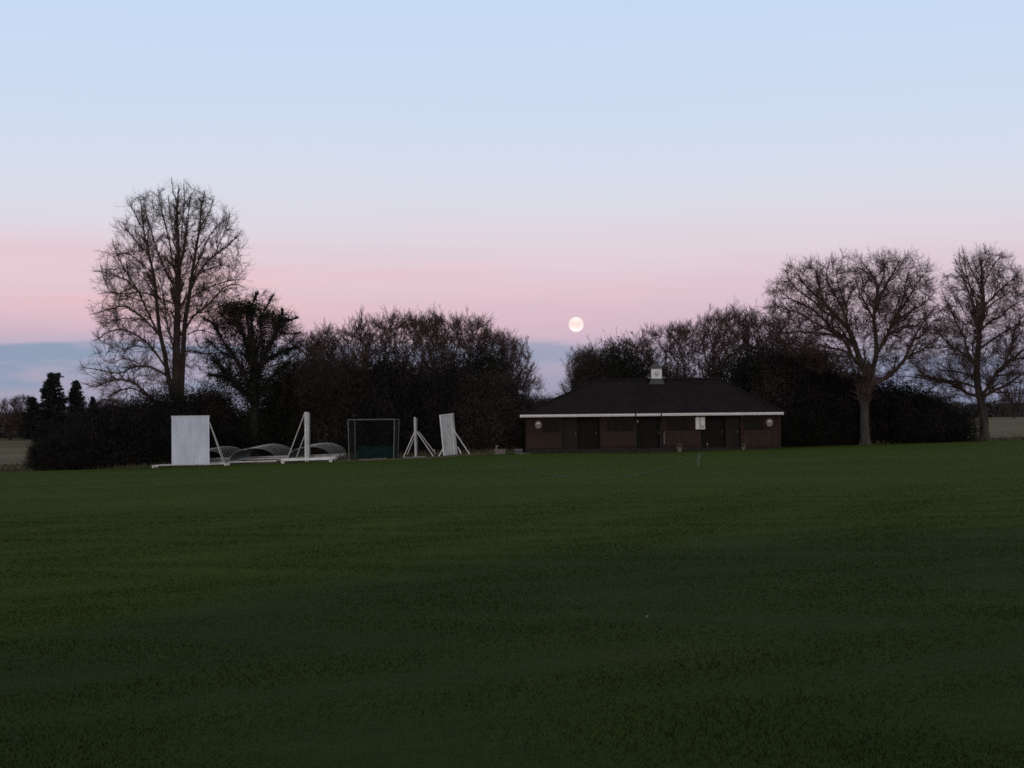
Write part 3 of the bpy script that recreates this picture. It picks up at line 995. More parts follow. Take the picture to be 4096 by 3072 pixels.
cover(735, 900, 114.5, 2.85, .80, 8.0, .15, 'domed hoop pitch cover half hidden behind the large plank sight screen')
cover(917, 1095, 113.5, 3.2, .88, 8.0, .15, 'domed hoop pitch cover standing clear between the first two sight screens')
cover(1150, 1330, 114.5, 3.05, .84, 8.0, .15, 'domed hoop pitch cover behind the edge-on sight screen with long base rails')

# ================================================================== ROPES AND SMALL THINGS
def rope(pix, label, r=.02):
    pts = np.array([hit(*p) for p in pix])
    pts = spline(pts, 40)
    pts[:, 2] = zg(pts[:, 0], pts[:, 1]) + .03
    m = MB(); m.tube(pts, r, 6)
    tag(m.build('boundary_rope', M['rope'], None, True), label, 'rope', 'pale ropes lying on the grass')


rope([(1990, 1800), (2040, 1838), (2100, 1872), (2180, 1899), (2270, 1912), (2380, 1918), (2500, 1910), (2620, 1888), (2730, 1850), (2830, 1803)], 'faint pale rope lying in a long curve on the grass before the pavilion', .012)
rope([(1412, 1828), (1450, 1850), (1500, 1872), (1560, 1885), (1640, 1875), (1700, 1850), (1738, 1828)], 'faint pale rope looping on the grass between the net cage and slim screen', .010)
rope([(935, 1852), (990, 1866), (1050, 1878), (1120, 1888)], 'short pale rope on the grass in front of the domed covers', .009)
for px, py, lab in ((1738, 1826, 'short thin rope post on the grass between the two rightmost sight screens'), (2830, 1803, 'short thin rope post in front of the pavilion below the white board')):
    p = hit(px, py)
    e_ = empty('rope_post', p, lab, 'post', 'short posts at the rope ends')
    m = MB(); m.tube([p - (0, 0, .05), p + (0, 0, .42)], .02, 8); m.build('stake', M['sign_pale'], e_)
    m = MB(); m.lathe(p + (0, 0, .42), [(.03, 0), (.04, .02), (.04, .05), (.015, .07)], 10); m.build('cap', M['sign_white'], e_)
p = hit(2793, 1868)
e_ = empty('marker_flag', p, 'limp pale green marker flag on the grass before the pavilion', 'flag')
m = MB(); m.tube([p - (0, 0, .03), p + (.06, 0, .55)], .010, 6); m.build('stick', M['sign_pale'], e_)
m = MB(); v = []
for k in range(6):
    z = .52 - .07 * k; wv = .02 + .018 * k; v += [p + (.06 - .01 * k - wv, .02 * math.sin(k), z), p + (.06 - .01 * k + wv * .6, .03 * math.cos(k * 1.3), z)]
m.add(v + [q + np.array([0, .008, 0]) for q in v], [(2 * k, 2 * k + 1, 2 * k + 3, 2 * k + 2) for k in range(5)] + [(12 + 2 * k + 2, 12 + 2 * k + 3, 12 + 2 * k + 1, 12 + 2 * k) for k in range(5)])
m.build('cloth', mat('flag_cloth', (.05, .09, .06), (.09, .13, .09), 5), e_)
p = hit(2588, 2480)
m = MB(); rg = np.random.default_rng(4)
m.lathe(p + (0, 0, .022), [(.003, 0), (.009, .004), (.010, .009), (.004, .014)], 7)
m.v[0] += rg.normal(size=m.v[0].shape) * .002
tag(m.build('litter_scrap', M['sign_pale']), 'tiny white scrap of litter lying on the open foreground grass', 'litter')

# ================================================================== TREES
def limb_pts(spec, tr, Y, rng, k=14, zf=.45, dirz=None):
    """picture polyline -> space, wandering in depth as it leaves the trunk"""
    pts = [tr(*p) for p in spec]
    x0 = pts[0][0]
    s = rng.choice([-1, 1]) if dirz is None else dirz
    out = []
    L = 0; prev = pts[0]
    for p in pts:
        L += math.hypot(p[0] - prev[0], p[1] - prev[1]); prev = p
        out.append(at(p[0], p[1], Y + s * zf * L * Y / F * (.5 + .5 * min(1, L / 300))))
    return spline(out, k)


def hero_tree(name, base_px, Y, trunk, limbs, tr, levels, seed, label, bark, twig, cat='tree', zf=.45, extra=0, tsides=12, env=None, ntar=400):
    rng = np.random.default_rng(seed)
    g = gp(base_px, Y)
    e = empty(name, g, label, cat)
    tp = []
    for spec, r0, r1 in trunk:
        q = limb_pts(spec, tr, Y, rng, 20, 0.03)
        R = np.linspace(1, 0, 20) ** .9 * (r0 - r1) + r1
        if r0 > .25:
            q[0, 2] = g[2] - .1
            R[0] *= 1.5; R[1] *= 1.12
        tp.append((q, R))
    LP, LR = [], []
    for spec, r0 in limbs:
        q = limb_pts(spec, tr, Y, rng, 14, zf)
        LP.append(q); LR.append(np.linspace(1, .0, 14) ** .8 * (r0 - .018) + .018)
    # a few more limbs reaching towards and away from the viewer
    ax, ar = tp[0]
    for k in range(extra):
        i = int(rng.integers(7, 16)); d = np.array([rng.normal() * .35, rng.choice([-1, 1]) * 1.0, .9 + .5 * rng.random()]); d /= np.linalg.norm(d)
        Lm = 3 + 4 * rng.random()
        q = [ax[i] + d * Lm * t + np.array([0, 0, .25 * Lm * t * t]) + rng.normal(size=3) * .12 * (t > 0) for t in np.linspace(0, 1, 6)]
        LP.append(spline(q, 14)); LR.append(np.linspace(ar[i] * .5, .018, 14))
    parts = [tubes(q[None], R[None], tsides) for q, R in tp]
    V, Fq = merge(parts)
    o = np_mesh('trunk', V, Fq, bark, e); o.data.polygons.foreach_set('use_smooth', [True] * len(Fq))
    PL, RL = np.array(LP), np.array(LR)
    # trunk tops also bear branches
    tops = np.array([spline(q[8:], 14) for q, R in tp]); tr_ = np.array([np.interp(np.linspace(8, 19, 14), np.arange(20), R) for q, R in tp])
    limb_m = tubes(PL, RL, 7)
    Pa = np.concatenate([PL, tops]); Ra = np.concatenate([RL, tr_])
    more = inside = None
    if env is not None:
        E = np.array([(tr(a, y)[0], tr(b, y)[0], tr(a, y)[1]) for y, a, b in env])     # left, right, height in the picture
        cx_ = at((E[:, 0].min() + E[:, 1].max()) / 2, 1500, Y)[0]
        zs_ = np.array([at((l + r) / 2, p, Y)[2] for l, r, p in E])[::-1]
        xl_e = np.array([at(l, p, Y)[0] for l, r, p in E])[::-1]; xr_e = np.array([at(r, p, Y)[0] for l, r, p in E])[::-1]

        def uvw(Q):
            l = np.interp(Q[:, 2], zs_, xl_e); r = np.interp(Q[:, 2], zs_, xr_e)
            hw_ = (r - l) / 2
            return (Q[:, 0] - (l + r) / 2) / hw_, (Q[:, 1] - Y) / (hw_ * .85)

        def inside(Q):
            u, v = uvw(Q)
            return (u * u + v * v < 1.12) & (Q[:, 2] < zs_[-1] + .15) & (Q[:, 2] > zs_[0] - .6)
        area = np.interp(np.linspace(zs_[0], zs_[-1], 200), zs_, (xr_e - xl_e) ** 1.6) * np.clip(.30 + 1.5 * np.linspace(0, 1, 200), 0, 1)
        zt_ = rng.choice(np.linspace(zs_[0], zs_[-1], 200), ntar, p=area / area.sum())
        l = np.interp(zt_, zs_, xl_e); r = np.interp(zt_, zs_, xr_e)
        a_ = rng.random(ntar) * 2 * np.pi; ra = np.sqrt(.12 + .88 * rng.random(ntar)) * .98
        T = np.stack([(l + r) / 2 + np.cos(a_) * ra * (r - l) / 2, Y + np.sin(a_) * ra * (r - l) / 2 * .85, zt_], -1)
        more = fill(rng, [(q, R) for q, R in zip(Pa, Ra)], T, rise=.1, hub=np.array([ax[8][0], Y, zs_[0] + .15 * (zs_[-1] - zs_[0])]))
    parts = [limb_m] + crown_mesh(rng, Pa, Ra, levels, more, inside)
    V, Fq = merge(parts)
    np_mesh('crown', V, Fq, twig, e)
    return e, PL


z7 = lambda x, y: (250 + x / 1.58, 650 + y / 1.58)
T1_trunk = [([(722, 1850), (722, 1640), (722, 1500), (718, 1300), (722, 1100), (728, 900), (735, 700), (730, 500), (724, 320), (735, 140)], .44, .02),
            ([(745, 1560), (755, 1350), (762, 1200), (775, 1000), (800, 850), (820, 700), (842, 560), (868, 400), (880, 270), (900, 180)], .24, .02),
            ([(705, 1500), (680, 1400), (658, 1300), (645, 1200), (620, 1100), (600, 950), (590, 800), (570, 680), (540, 560), (512, 420), (500, 300), (487, 205)], .22, .02)]
T1_limbs = [([(610, 1090), (550, 970), (500, 860), (460, 780), (400, 690), (345, 580), (312, 480)], .10),
            ([(600, 1080), (530, 1000), (440, 930), (380, 910), (300, 925), (220, 950), (165, 962)], .09),
            ([(648, 1290), (580, 1190), (520, 1130), (450, 1080), (370, 1055), (290, 1070), (230, 1110), (190, 1130)], .10),
            ([(660, 1350), (580, 1300), (500, 1285), (430, 1300), (370, 1330), (300, 1325), (230, 1310), (160, 1300), (100, 1290)], .11),
            ([(710, 1600), (580, 1510), (500, 1430), (430, 1385), (350, 1370), (280, 1385), (220, 1415), (170, 1410), (110, 1385)], .13),
            ([(620, 1545), (480, 1440), (400, 1430), (340, 1450), (290, 1480), (240, 1465)], .08),
            ([(725, 830), (690, 760), (640, 650), (600, 560), (560, 430), (530, 330), (520, 260)], .11),
            ([(722, 900), (670, 880), (600, 850), (540, 830), (460, 820), (380, 830), (300, 820), (220, 832)], .08),
            ([(730, 750), (700, 650), (680, 520), (650, 400), (620, 280), (600, 170)], .10),
            ([(740, 640), (770, 520), (790, 400), (800, 280), (812, 190)], .08),
            ([(730, 560), (700, 440), (680, 320), (670, 200)], .06),
            ([(780, 1050), (820, 980), (880, 930), (950, 870), (1020, 790), (1090, 770), (1150, 790)], .12),
            ([(815, 800), (860, 700), (920, 620), (1000, 560), (1060, 510), (1110, 460), (1132, 430)], .10),
            ([(830, 680), (880, 580), (920, 480), (980, 400), (1055, 340)], .08),
            ([(860, 440), (900, 360), (940, 280), (960, 210)], .06),
            ([(790, 1090), (850, 1060), (920, 1070), (980, 1100)], .06),
            ([(760, 1200), (810, 1190), (870, 1200), (930, 1230)], .05),
            ([(820, 850), (900, 800), (980, 770), (1060, 745), (1150, 740)], .07),
            ([(880, 690), (950, 665), (1030, 650), (1110, 700)], .06),
            ([(705, 1190), (660, 1010), (640, 860), (615, 720), (600, 600)], .08),
            ([(570, 700), (500, 640), (440, 590), (380, 570), (330, 590)], .06),
            ([(545, 570), (480, 520), (420, 440), (370, 370)], .06),
            ([(515, 430), (470, 350), (440, 290), (425, 240)], .05),
            ([(470, 800), (400, 740), (330, 715), (260, 690), (190, 690)], .07),
            ([(500, 880), (430, 850), (360, 840), (290, 800), (240, 650)], .06),
            ([(560, 990), (480, 990), (400, 985), (320, 1000), (240, 1040)], .05),
            ([(600, 1210), (530, 1170), (450, 1160), (390, 1180), (340, 1150)], .05),
            ([(750, 480), (760, 360), (770, 250), (765, 130)], .06),
            ([(500, 1285), (440, 1250), (380, 1240), (320, 1270), (260, 1250)], .05),
            ([(690, 1000), (640, 900), (560, 800), (520, 740), (470, 700)], .06),
            ([(960, 590), (1010, 470), (1040, 400), (1060, 320)], .05)]
lv_fine = [(.52, .12, 1.6, .6, 32, .06, .06, 6, 4, .011),
           (.38, .12, .9, .45, 32, .05, .08, 5, 3, .009),
           (.27, .10, .5, .3, 34, .05, .11, 4, 3, .0075)]
E1 = [(140, 680, 800), (175, 560, 900), (200, 460, 960), (300, 390, 1050), (420, 330, 1130), (520, 300, 1165), (640, 220, 1168), (760, 190, 1190), (830, 195, 1160), (950, 160, 1110),
      (1060, 180, 1020), (1130, 170, 980), (1200, 180, 950), (1300, 85, 910), (1400, 120, 870), (1480, 240, 840), (1530, 420, 800)]
hero_tree('bare_tree', 705, 124, T1_trunk, [(p_, r_ * .82) for p_, r_ in T1_limbs], z7, lv_fine, 11, 'tallest bare tree with egg-shaped crown rising behind the large plank sight screen', M['bark_dark'], M['twig_brown'], extra=4, env=E1, ntar=900)

z6 = lambda x, y: (3100 + x / 1.952, 1000 + y / 1.952)
T4_trunk = [([(705, 1520), (702, 1400), (700, 1250), (712, 1080), (728, 960), (735, 900)], .36, .20),
            ([(728, 1010), (785, 850), (790, 700), (772, 550), (790, 400), (800, 300), (745, 180), (650, 60)], .20, .02),
            ([(718, 1000), (645, 800), (602, 680), (560, 600), (480, 520), (390, 420), (300, 340), (225, 260), (165, 170)], .22, .02)]
T4_limbs = [([(620, 730), (540, 680), (460, 640), (380, 540), (300, 470), (200, 420), (100, 370), (30, 300)], .13),
            ([(560, 600), (540, 500), (500, 400), (450, 320), (400, 220), (420, 100)], .10),
            ([(500, 660), (400, 620), (300, 560), (200, 500), (80, 460), (0, 430)], .08),
            ([(650, 780), (560, 720), (440, 660), (320, 650), (200, 640), (60, 650), (-20, 640)], .10),
            ([(790, 480), (830, 350), (880, 250), (930, 170), (980, 60)], .10),
            ([(780, 830), (860, 700), (900, 600), (960, 500), (1030, 400), (1100, 280), (1160, 180)], .13),
            ([(720, 1060), (840, 1010), (940, 940), (1010, 860), (1060, 820), (1150, 780), (1250, 700), (1330, 640)], .17),
            ([(1010, 860), (1050, 760), (1100, 660), (1160, 560), (1220, 480), (1270, 430)], .09),
            ([(860, 690), (950, 620), (1050, 590), (1150, 600), (1230, 620)], .08),
            ([(780, 560), (720, 440), (660, 330), (620, 200)], .08),
            ([(690, 900), (540, 790), (400, 760), (300, 740), (180, 720)], .09),
            ([(640, 800), (600, 700), (560, 560), (560, 450), (520, 350), (480, 200), (540, 80)], .10),
            ([(480, 520), (400, 490), (300, 400), (200, 330), (110, 230), (90, 130)], .08),
            ([(390, 420), (350, 320), (330, 220), (330, 120)], .06),
            ([(800, 300), (850, 200), (840, 100), (830, 20)], .06),
            ([(780, 420), (700, 330), (680, 220), (600, 130)], .05),
            ([(960, 500), (1000, 380), (1020, 260), (1050, 150)], .06),
            ([(1060, 700), (1140, 680), (1230, 560), (1300, 540)], .05),
            ([(700, 860), (600, 840), (480, 820), (360, 800), (260, 820)], .07),
            ([(880, 650), (960, 540), (1080, 470), (1180, 400), (1250, 330)], .07)]
lv_oak = [(.46, .12, 1.45, .6, 36, .05, .10, 6, 4, .011),
          (.36, .12, .85, .45, 38, .05, .13, 5, 3, .009),
          (.25, .10, .48, .3, 40, .05, .17, 4, 3, .008)]
E4 = [(25, 600, 1050), (60, 440, 1070), (90, 80, 1180), (180, 10, 1230), (300, -70, 1290), (400, -120, 1330), (500, -150, 1345), (600, -160, 1350), (700, -130, 1335), (780, -40, 1300), (860, 110, 1250), (940, 330, 1160), (1000, 480, 1020)]
E5 = [(-12, 1550, 1690), (18, 1480, 1750), (60, 1400, 1850), (150, 1340, 1950), (280, 1290, 2000), (420, 1260, 2060), (560, 1200, 2100), (700, 1170, 2140), (820, 1070, 2180), (950, 990, 2160), (1050, 1060, 2100), (1130, 1250, 2000), (1200, 1450, 1900)]
hero_tree('bare_tree', 3465, 116, T4_trunk, T4_limbs, z6, lv_oak, 21, 'broad spreading bare oak-like tree standing just right of the pavilion', M['bark_grey'], M['twig_brown'], extra=4, env=E4, ntar=980)

T5_trunk = [([(1640, 1500), (1634, 1400), (1625, 1250), (1585, 1080), (1575, 900), (1590, 750), (1602, 600), (1630, 450), (1620, 300), (1610, 150), (1600, 50)], .38, .02)]
T5_limbs = [([(1592, 700), (1560, 550), (1540, 420), (1500, 300), (1450, 170), (1400, 60)], .10),
            ([(1575, 900), (1520, 860), (1460, 800), (1400, 770), (1340, 720), (1280, 640), (1230, 560)], .11),
            ([(1560, 900), (1500, 780), (1480, 680), (1430, 600), (1380, 480), (1330, 380), (1290, 280)], .10),
            ([(1590, 1140), (1500, 1120), (1420, 1060), (1300, 1020), (1180, 980), (1090, 900), (1030, 850)], .14),
            ([(1580, 1080), (1480, 1040), (1350, 1020), (1200, 1010), (1080, 990), (960, 985)], .10),
            ([(1600, 1150), (1660, 1080), (1720, 970), (1790, 900), (1860, 850), (1940, 780), (2040, 700)], .16),
            ([(1790, 900), (1830, 790), (1860, 700), (1880, 600), (1944, 500), (2000, 400)], .10),
            ([(1605, 1170), (1700, 1100), (1800, 1060), (1900, 990), (1980, 940), (2080, 900)], .13),
            ([(1600, 770), (1700, 700), (1780, 650), (1860, 600), (1960, 560), (2040, 480)], .10),
            ([(1605, 630), (1680, 560), (1760, 520), (1850, 440), (1960, 380)], .09),
            ([(1630, 450), (1690, 380), (1770, 300), (1850, 230), (1930, 150)], .08),
            ([(1620, 350), (1580, 250), (1530, 150), (1490, 40)], .06),
            ([(1620, 300), (1660, 200), (1720, 100), (1780, 40)], .06), ([(1612, 220), (1570, 150), (1540, 70)], .04), ([(1610, 170), (1650, 90), (1680, 20)], .04), ([(1625, 420), (1560, 330), (1470, 220), (1410, 160)], .06), ([(1632, 470), (1720, 400), (1830, 330), (1900, 270)], .06),
            ([(1577, 1000), (1480, 960), (1380, 950), (1280, 930), (1180, 870)], .07),
            ([(1575, 880), (1540, 760), (1560, 650), (1530, 560), (1470, 470), (1420, 350)], .07),
            ([(1860, 850), (1940, 850), (2040, 830), (2140, 780)], .06),
            ([(1400, 770), (1330, 760), (1260, 770), (1190, 760)], .05),
            ([(1600, 1230), (1680, 1200), (1780, 1170), (1880, 1180)], .05)]
hero_tree('bare_tree', 3935, 126, T5_trunk, T5_limbs, z6, lv_oak, 31, 'bare tree with a straight leader and wide low boughs at the right edge', M['bark_grey'], M['twig_brown'], extra=4, env=E5, ntar=880)

# --- ivy-clad tree
zi = lambda x, y: (750 + x / 2.211, 1100 + y / 2.211)
T2_trunk = [([(600, 1660), (595, 1400), (590, 1200), (600, 950), (565, 740), (545, 500), (520, 300)], .42, .06)]
T2_limbs = [([(600, 960), (560, 750), (480, 500), (400, 330), (355, 285)], .2),
            ([(605, 900), (590, 700), (570, 450), (560, 270)], .16),
            ([(610, 930), (680, 720), (740, 600), (790, 480), (830, 390)], .17),
            ([(610, 900), (660, 700), (655, 500), (640, 380), (720, 350)], .13),
            ([(590, 1050), (430, 750), (300, 560), (240, 440)], .13),
            ([(590, 1120), (480, 1030), (380, 900), (280, 800), (200, 700)], .12),
            ([(690, 760), (820, 690), (960, 640)], .1),
            ([(600, 1080), (750, 900), (850, 800), (900, 780)], .1),
            ([(590, 1100), (420, 960), (300, 900), (180, 880)], .08),
            ([(560, 280), (600, 200), (620, 150)], .04), ([(640, 380), (700, 280), (760, 170)], .04),
            ([(830, 390), (900, 400), (980, 370)], .04), ([(830, 400), (840, 330), (835, 300)], .03),
            ([(480, 500), (360, 400), (280, 330)], .05), ([(790, 500), (880, 520), (1000, 510)], .04),
            ([(430, 750), (300, 680), (160, 560)], .05), ([(240, 440), (180, 400), (140, 390)], .04)]
lv_ivy = [(.55, .12, 1.5, .6, 44, .05, .13, 6, 4, .012), (.42, .12, .8, .5, 46, .05, .18, 5, 3, .0095), (.28, .1, .42, .4, 45, .04, .2, 4, 3, .0085)]
E2 = [(130, 600, 780), (200, 430, 800), (280, 330, 870), (370, 220, 985), (460, 170, 1015), (560, 100, 1020), (700, 70, 1000), (850, 60, 960), (1000, 70, 930), (1150, 160, 900)]
E3 = [(740, 1050, 1450), (850, 950, 1600), (950, 920, 1650), (1050, 940, 1640), (1150, 1020, 1560), (1230, 1120, 1450)]
YI = 126
ivy_e, PL = hero_tree('ivy_clad_tree', 1020, YI, T2_trunk, T2_limbs, zi, lv_ivy, 41, 'dark ivy-clad tree with upswept boughs behind the domed covers', M['bark_dark'], M['twig_dark'], env=E2, ntar=430)
rng = np.random.default_rng(42)
C = []
for q, (spec, r0), wdt in zip(PL, T2_limbs, [.5, .45, .42, .4, .34, .42, .3, .34, .3] + [.1] * 8):
    wdt *= .84; n = int(3800 * (wdt / .36) ** 1.3)
    t = rng.random(n) * 13; i = np.minimum(t.astype(int), 12); u = (t - i)[:, None]
    c = q[i] * (1 - u) + q[i + 1] * u
    ww = wdt * (.75 + .5 * np.sin(t * 1.1 + wdt * 20)) * (1.15 - .3 * t / 13)
    C.append(c + rng.normal(size=(n, 3)) * ww[:, None] * .62)
# trunk column and the thick heads of ivy
tq = np.array([at(*zi(600, 1600 - 700 * t), YI) for t in np.linspace(0, 1, 10)])
t = rng.random(9000) * 9; i = np.minimum(t.astype(int), 8); u = (t - i)[:, None]
C.append(tq[i] * (1 - u) + tq[i + 1] * u + rng.normal(size=(9000, 3)) * np.array([.62, .5, .3]))
for (a, b, sx2, sz2, n) in ((385, 300, .65, .45, 2600), (480, 300, .8, .3, 2400), (570, 290, .5, .35, 1700), (700, 380, .55, .35, 1700), (830, 410, .4, .4, 1500), (800, 470, .45, .5, 1400), (300, 440, .45, .35, 900),
                            (430, 400, .5, .6, 2200), (280, 760, .5, .6, 1600), (530, 800, .9, 1.0, 5000), (600, 620, .5, .8, 1800), (560, 1000, 1.1, .8, 5000), (330, 930, .6, .5, 1600)):
    C.append(at(*zi(a, b), YI) + rng.normal(size=(n, 3)) * np.array([sx2, .6, sz2]))
V, Fq = cards(rng, np.concatenate(C), .075, aspect=1.2)
np_mesh('ivy_foliage', V, Fq, M['ivy'], ivy_e)


# --- generic multi-stemmed bare thicket trees: five kinds, then copies
def thicket_variant(seed, H, W, nst, fork, mat_b, mat_t):
    nst = int(nst * .9)
    rng = np.random.default_rng(seed)
    e = empty('thicket_tree', (0, 0, 0))
    LP, LR = [], []
    tr = []
    for k in range(nst):
        a = 2 * np.pi * (k + rng.random() * .7) / nst
        d = np.array([math.cos(a), math.sin(a) * .8, 0])
        Wk = W / 2 * (.3 + .7 * rng.random()); hh = H * (.66 + .26 * rng.random()) * (1 - .25 * (Wk / (W / 2)) ** 2)
        pts = [d * .25 * rng.random()]
        for t in np.linspace(.12, 1, 6):
            pts.append(d * Wk * t ** 1.15 + np.array([0, 0, hh * t]) + rng.normal(size=3) * .18)
        pts[0][2] = -.15
        q = spline(pts, 16)
        r0 = .10 + .07 * rng.random()
        tr.append((q, np.linspace(r0, .02, 16)))
    V, Fq = merge([tubes(q[None], R[None], 7) for q, R in tr])
    np_mesh('trunk', V, Fq, mat_b, e)
    Pa = np.array([q[2:] for q, R in tr]); Ra = np.array([R[2:] for q, R in tr])
    nt = 340
    z_ = H * (.16 + .8 * rng.random(nt) ** .8)
    wz = W / 2 * np.sqrt(np.clip(1 - (np.maximum(z_ / H - .45, 0) / .56) ** 2, .02, 1)) * np.clip(.55 + z_ / H, 0, 1)
    a_ = rng.random(nt) * 2 * np.pi; ra = np.sqrt(.1 + .9 * rng.random(nt)) * .93
    T = np.stack([np.cos(a_) * ra * wz, np.sin(a_) * ra * wz, z_], -1)
    more = fill(rng, list(zip(Pa, Ra)), T, rise=.7, wob=.04)
    lev = [(.50, .05, 1.35, .6, 28, .16, .07, 6, 4, .012), (.38, .08, .75, .5, 32, .14, .10, 5, 3, .010), (.29, .1, .42, .4, 34, .12, .13, 4, 3, .0085)]
    V, Fq = merge(crown_mesh(rng, Pa, Ra, lev, more))
    np_mesh('crown', V, Fq, mat_t, e)
    return e


var = [thicket_variant(100 + k, 10.0, w, n, 0, M['bark_dark'], M['twig_brown']) for k, (w, n) in enumerate(((5.5, 7), (6.5, 9), (5.0, 8), (7.0, 10), (4.6, 6)))]
used = set()


EXT = {}


def extent(e):
    if e.name not in EXT:
        co = []
        for ch in e.children:
            a = np.empty(len(ch.data.vertices) * 3, np.float32); ch.data.vertices.foreach_get('co', a); co.append(a.reshape(-1, 3))
        co = np.concatenate(co)
        r = np.percentile(np.hypot(co[:, 0], co[:, 1]), 97)
        EXT[e.name] = (float(np.percentile(co[:, 2], 99.6)), float(2 * r))
    return EXT[e.name]


def place(protos, k, px, top_py, width_px, Y, native_h, native_w, rz, name, label, cat, group, sink=0.0):
    p0 = protos[k]
    native_h, native_w = extent(p0)
    o = p0 if (id(protos), k) not in used else copy_tree(p0)
    used.add((id(protos), k))
    g = gp(px, Y)
    top = at(px, top_py, Y)[2]
    h_ = top - g[2]
    w_ = width_px * Y / F
    o.location = Vector((float(g[0]), float(g[1]), float(g[2]) - sink))
    o.rotation_euler = (0, 0, rz)
    sx_, sz_ = w_ / native_w, h_ / native_h
    o.scale = (sx_, sx_, sz_)
    o.name = name
    o['label'] = label; o['category'] = cat
    if group: o['group'] = group
    return o


rnd = random.Random(5)
grpL = 'bare thicket trees along the far edge of the field'
TL = [(0, 1225, 1330, 330, 129, 'bare thicket tree just right of the ivy-clad tree'),
      (1, 1375, 1295, 380, 131, 'bare thicket tree rising above the small round-headed tree'),
      (2, 1500, 1262, 330, 128, 'bare thicket tree rising straight behind the net cage'),
      (3, 1620, 1250, 400, 131, 'tall bare thicket tree above the gap between net cage and slim screen'),
      (4, 1700, 1262, 300, 134, 'bare thicket tree set further back behind the slim sight screen'),
      (1, 1790, 1248, 360, 129, 'tallest bare thicket tree, behind the leaning sight screen panel'),
      (0, 1885, 1262, 330, 131, 'bare thicket tree just right of and behind the leaning screen panel'),
      (3, 1980, 1318, 330, 128, 'bare thicket tree left of the pavilion, above the stone trough'),
      (2, 2050, 1345, 230, 130, 'rightmost bare thicket tree before the sky gap left of the moon'),
      (4, 1300, 1345, 300, 134, 'bare thicket tree set back between the ivy tree and small round-headed tree'),
      (4, 2335, 1392, 190, 131, 'bare thicket tree under the moon, left of the clock turret'),
      (1, 2420, 1372, 320, 128, 'bare thicket tree behind the left half of the pavilion roof'),
      (2, 2540, 1345, 300, 130, 'bare thicket tree immediately left of the clock turret'),
      (3, 2660, 1295, 340, 132, 'bare thicket tree directly behind the clock turret'),
      (0, 2780, 1290, 320, 129, 'bare thicket tree right of the clock turret behind the roof ridge'),
      (1, 2890, 1238, 330, 131, 'tall bare thicket tree above the right end of the roof ridge'),
      (4, 2960, 1228, 280, 129, 'tallest bare thicket tree of those behind the pavilion'),
      (2, 3050, 1262, 320, 132, 'bare thicket tree above the right hip of the pavilion roof'),
      (3, 3160, 1330, 360, 131, 'bare thicket tree half hidden by the broad oak-like tree crown'),
      (0, 3290, 1400, 340, 133, 'low bare thicket tree behind the broad oak-like tree trunk'),
      ]
for k, px, top, w, Y, lab in TL:
    place(var, k, px, top, w, Y, 10.6, (5.5, 6.5, 5.0, 7.0, 4.6)[k] + 2.0, rnd.random() * 6.28, 'thicket_tree', lab, 'tree', grpL)

# --- small round-headed tree with a clean trunk
T3_trunk = [([(1325, 1150 + 1600), (1322, 1420), (1318, 1330), (1285, 1200), (1240, 1080)], .2, .05)]
zz = lambda x, y: zi(x, y)
T3_trunk = [([(1335, 1640), (1325, 1450), (1318, 1330), (1290, 1220), (1270, 1120)], .2, .06)]
T3_limbs = [([(1316, 1330), (1350, 1220), (1400, 1120), (1460, 1020), (1500, 930)], .09),
            ([(1290, 1220), (1230, 1130), (1150, 1080), (1060, 1020), (990, 960)], .09),
            ([(1280, 1160), (1240, 1040), (1200, 930), (1150, 820)], .08), ([(1280, 1150), (1290, 1000), (1300, 880), (1290, 760)], .08),
            ([(1270, 1120), (1330, 1000), (1380, 880), (1400, 780)], .07), ([(1350, 1220), (1430, 1180), (1520, 1150), (1600, 1100)], .07),
            ([(1230, 1130), (1160, 1150), (1080, 1140), (1000, 1100)], .06), ([(1310, 1290), (1250, 1230), (1180, 1220), (1100, 1190)], .05)]
lv_t3 = [(.36, .15, 1.3, .6, 50, .02, .2, 6, 4, .012), (.28, .1, .75, .5, 50, .02, .22, 5, 3, .010), (.2, .1, .42, .4, 50, .02, .25, 4, 3, .009)]
t3, PL3 = hero_tree('round_headed_tree', 1352, 125, T3_trunk, T3_limbs, zi, lv_t3, 51, 'small round-headed tree with a bare slanting trunk left of the net cage', M['bark_grey'], M['twig_dark'], extra=3, env=E3, ntar=420)

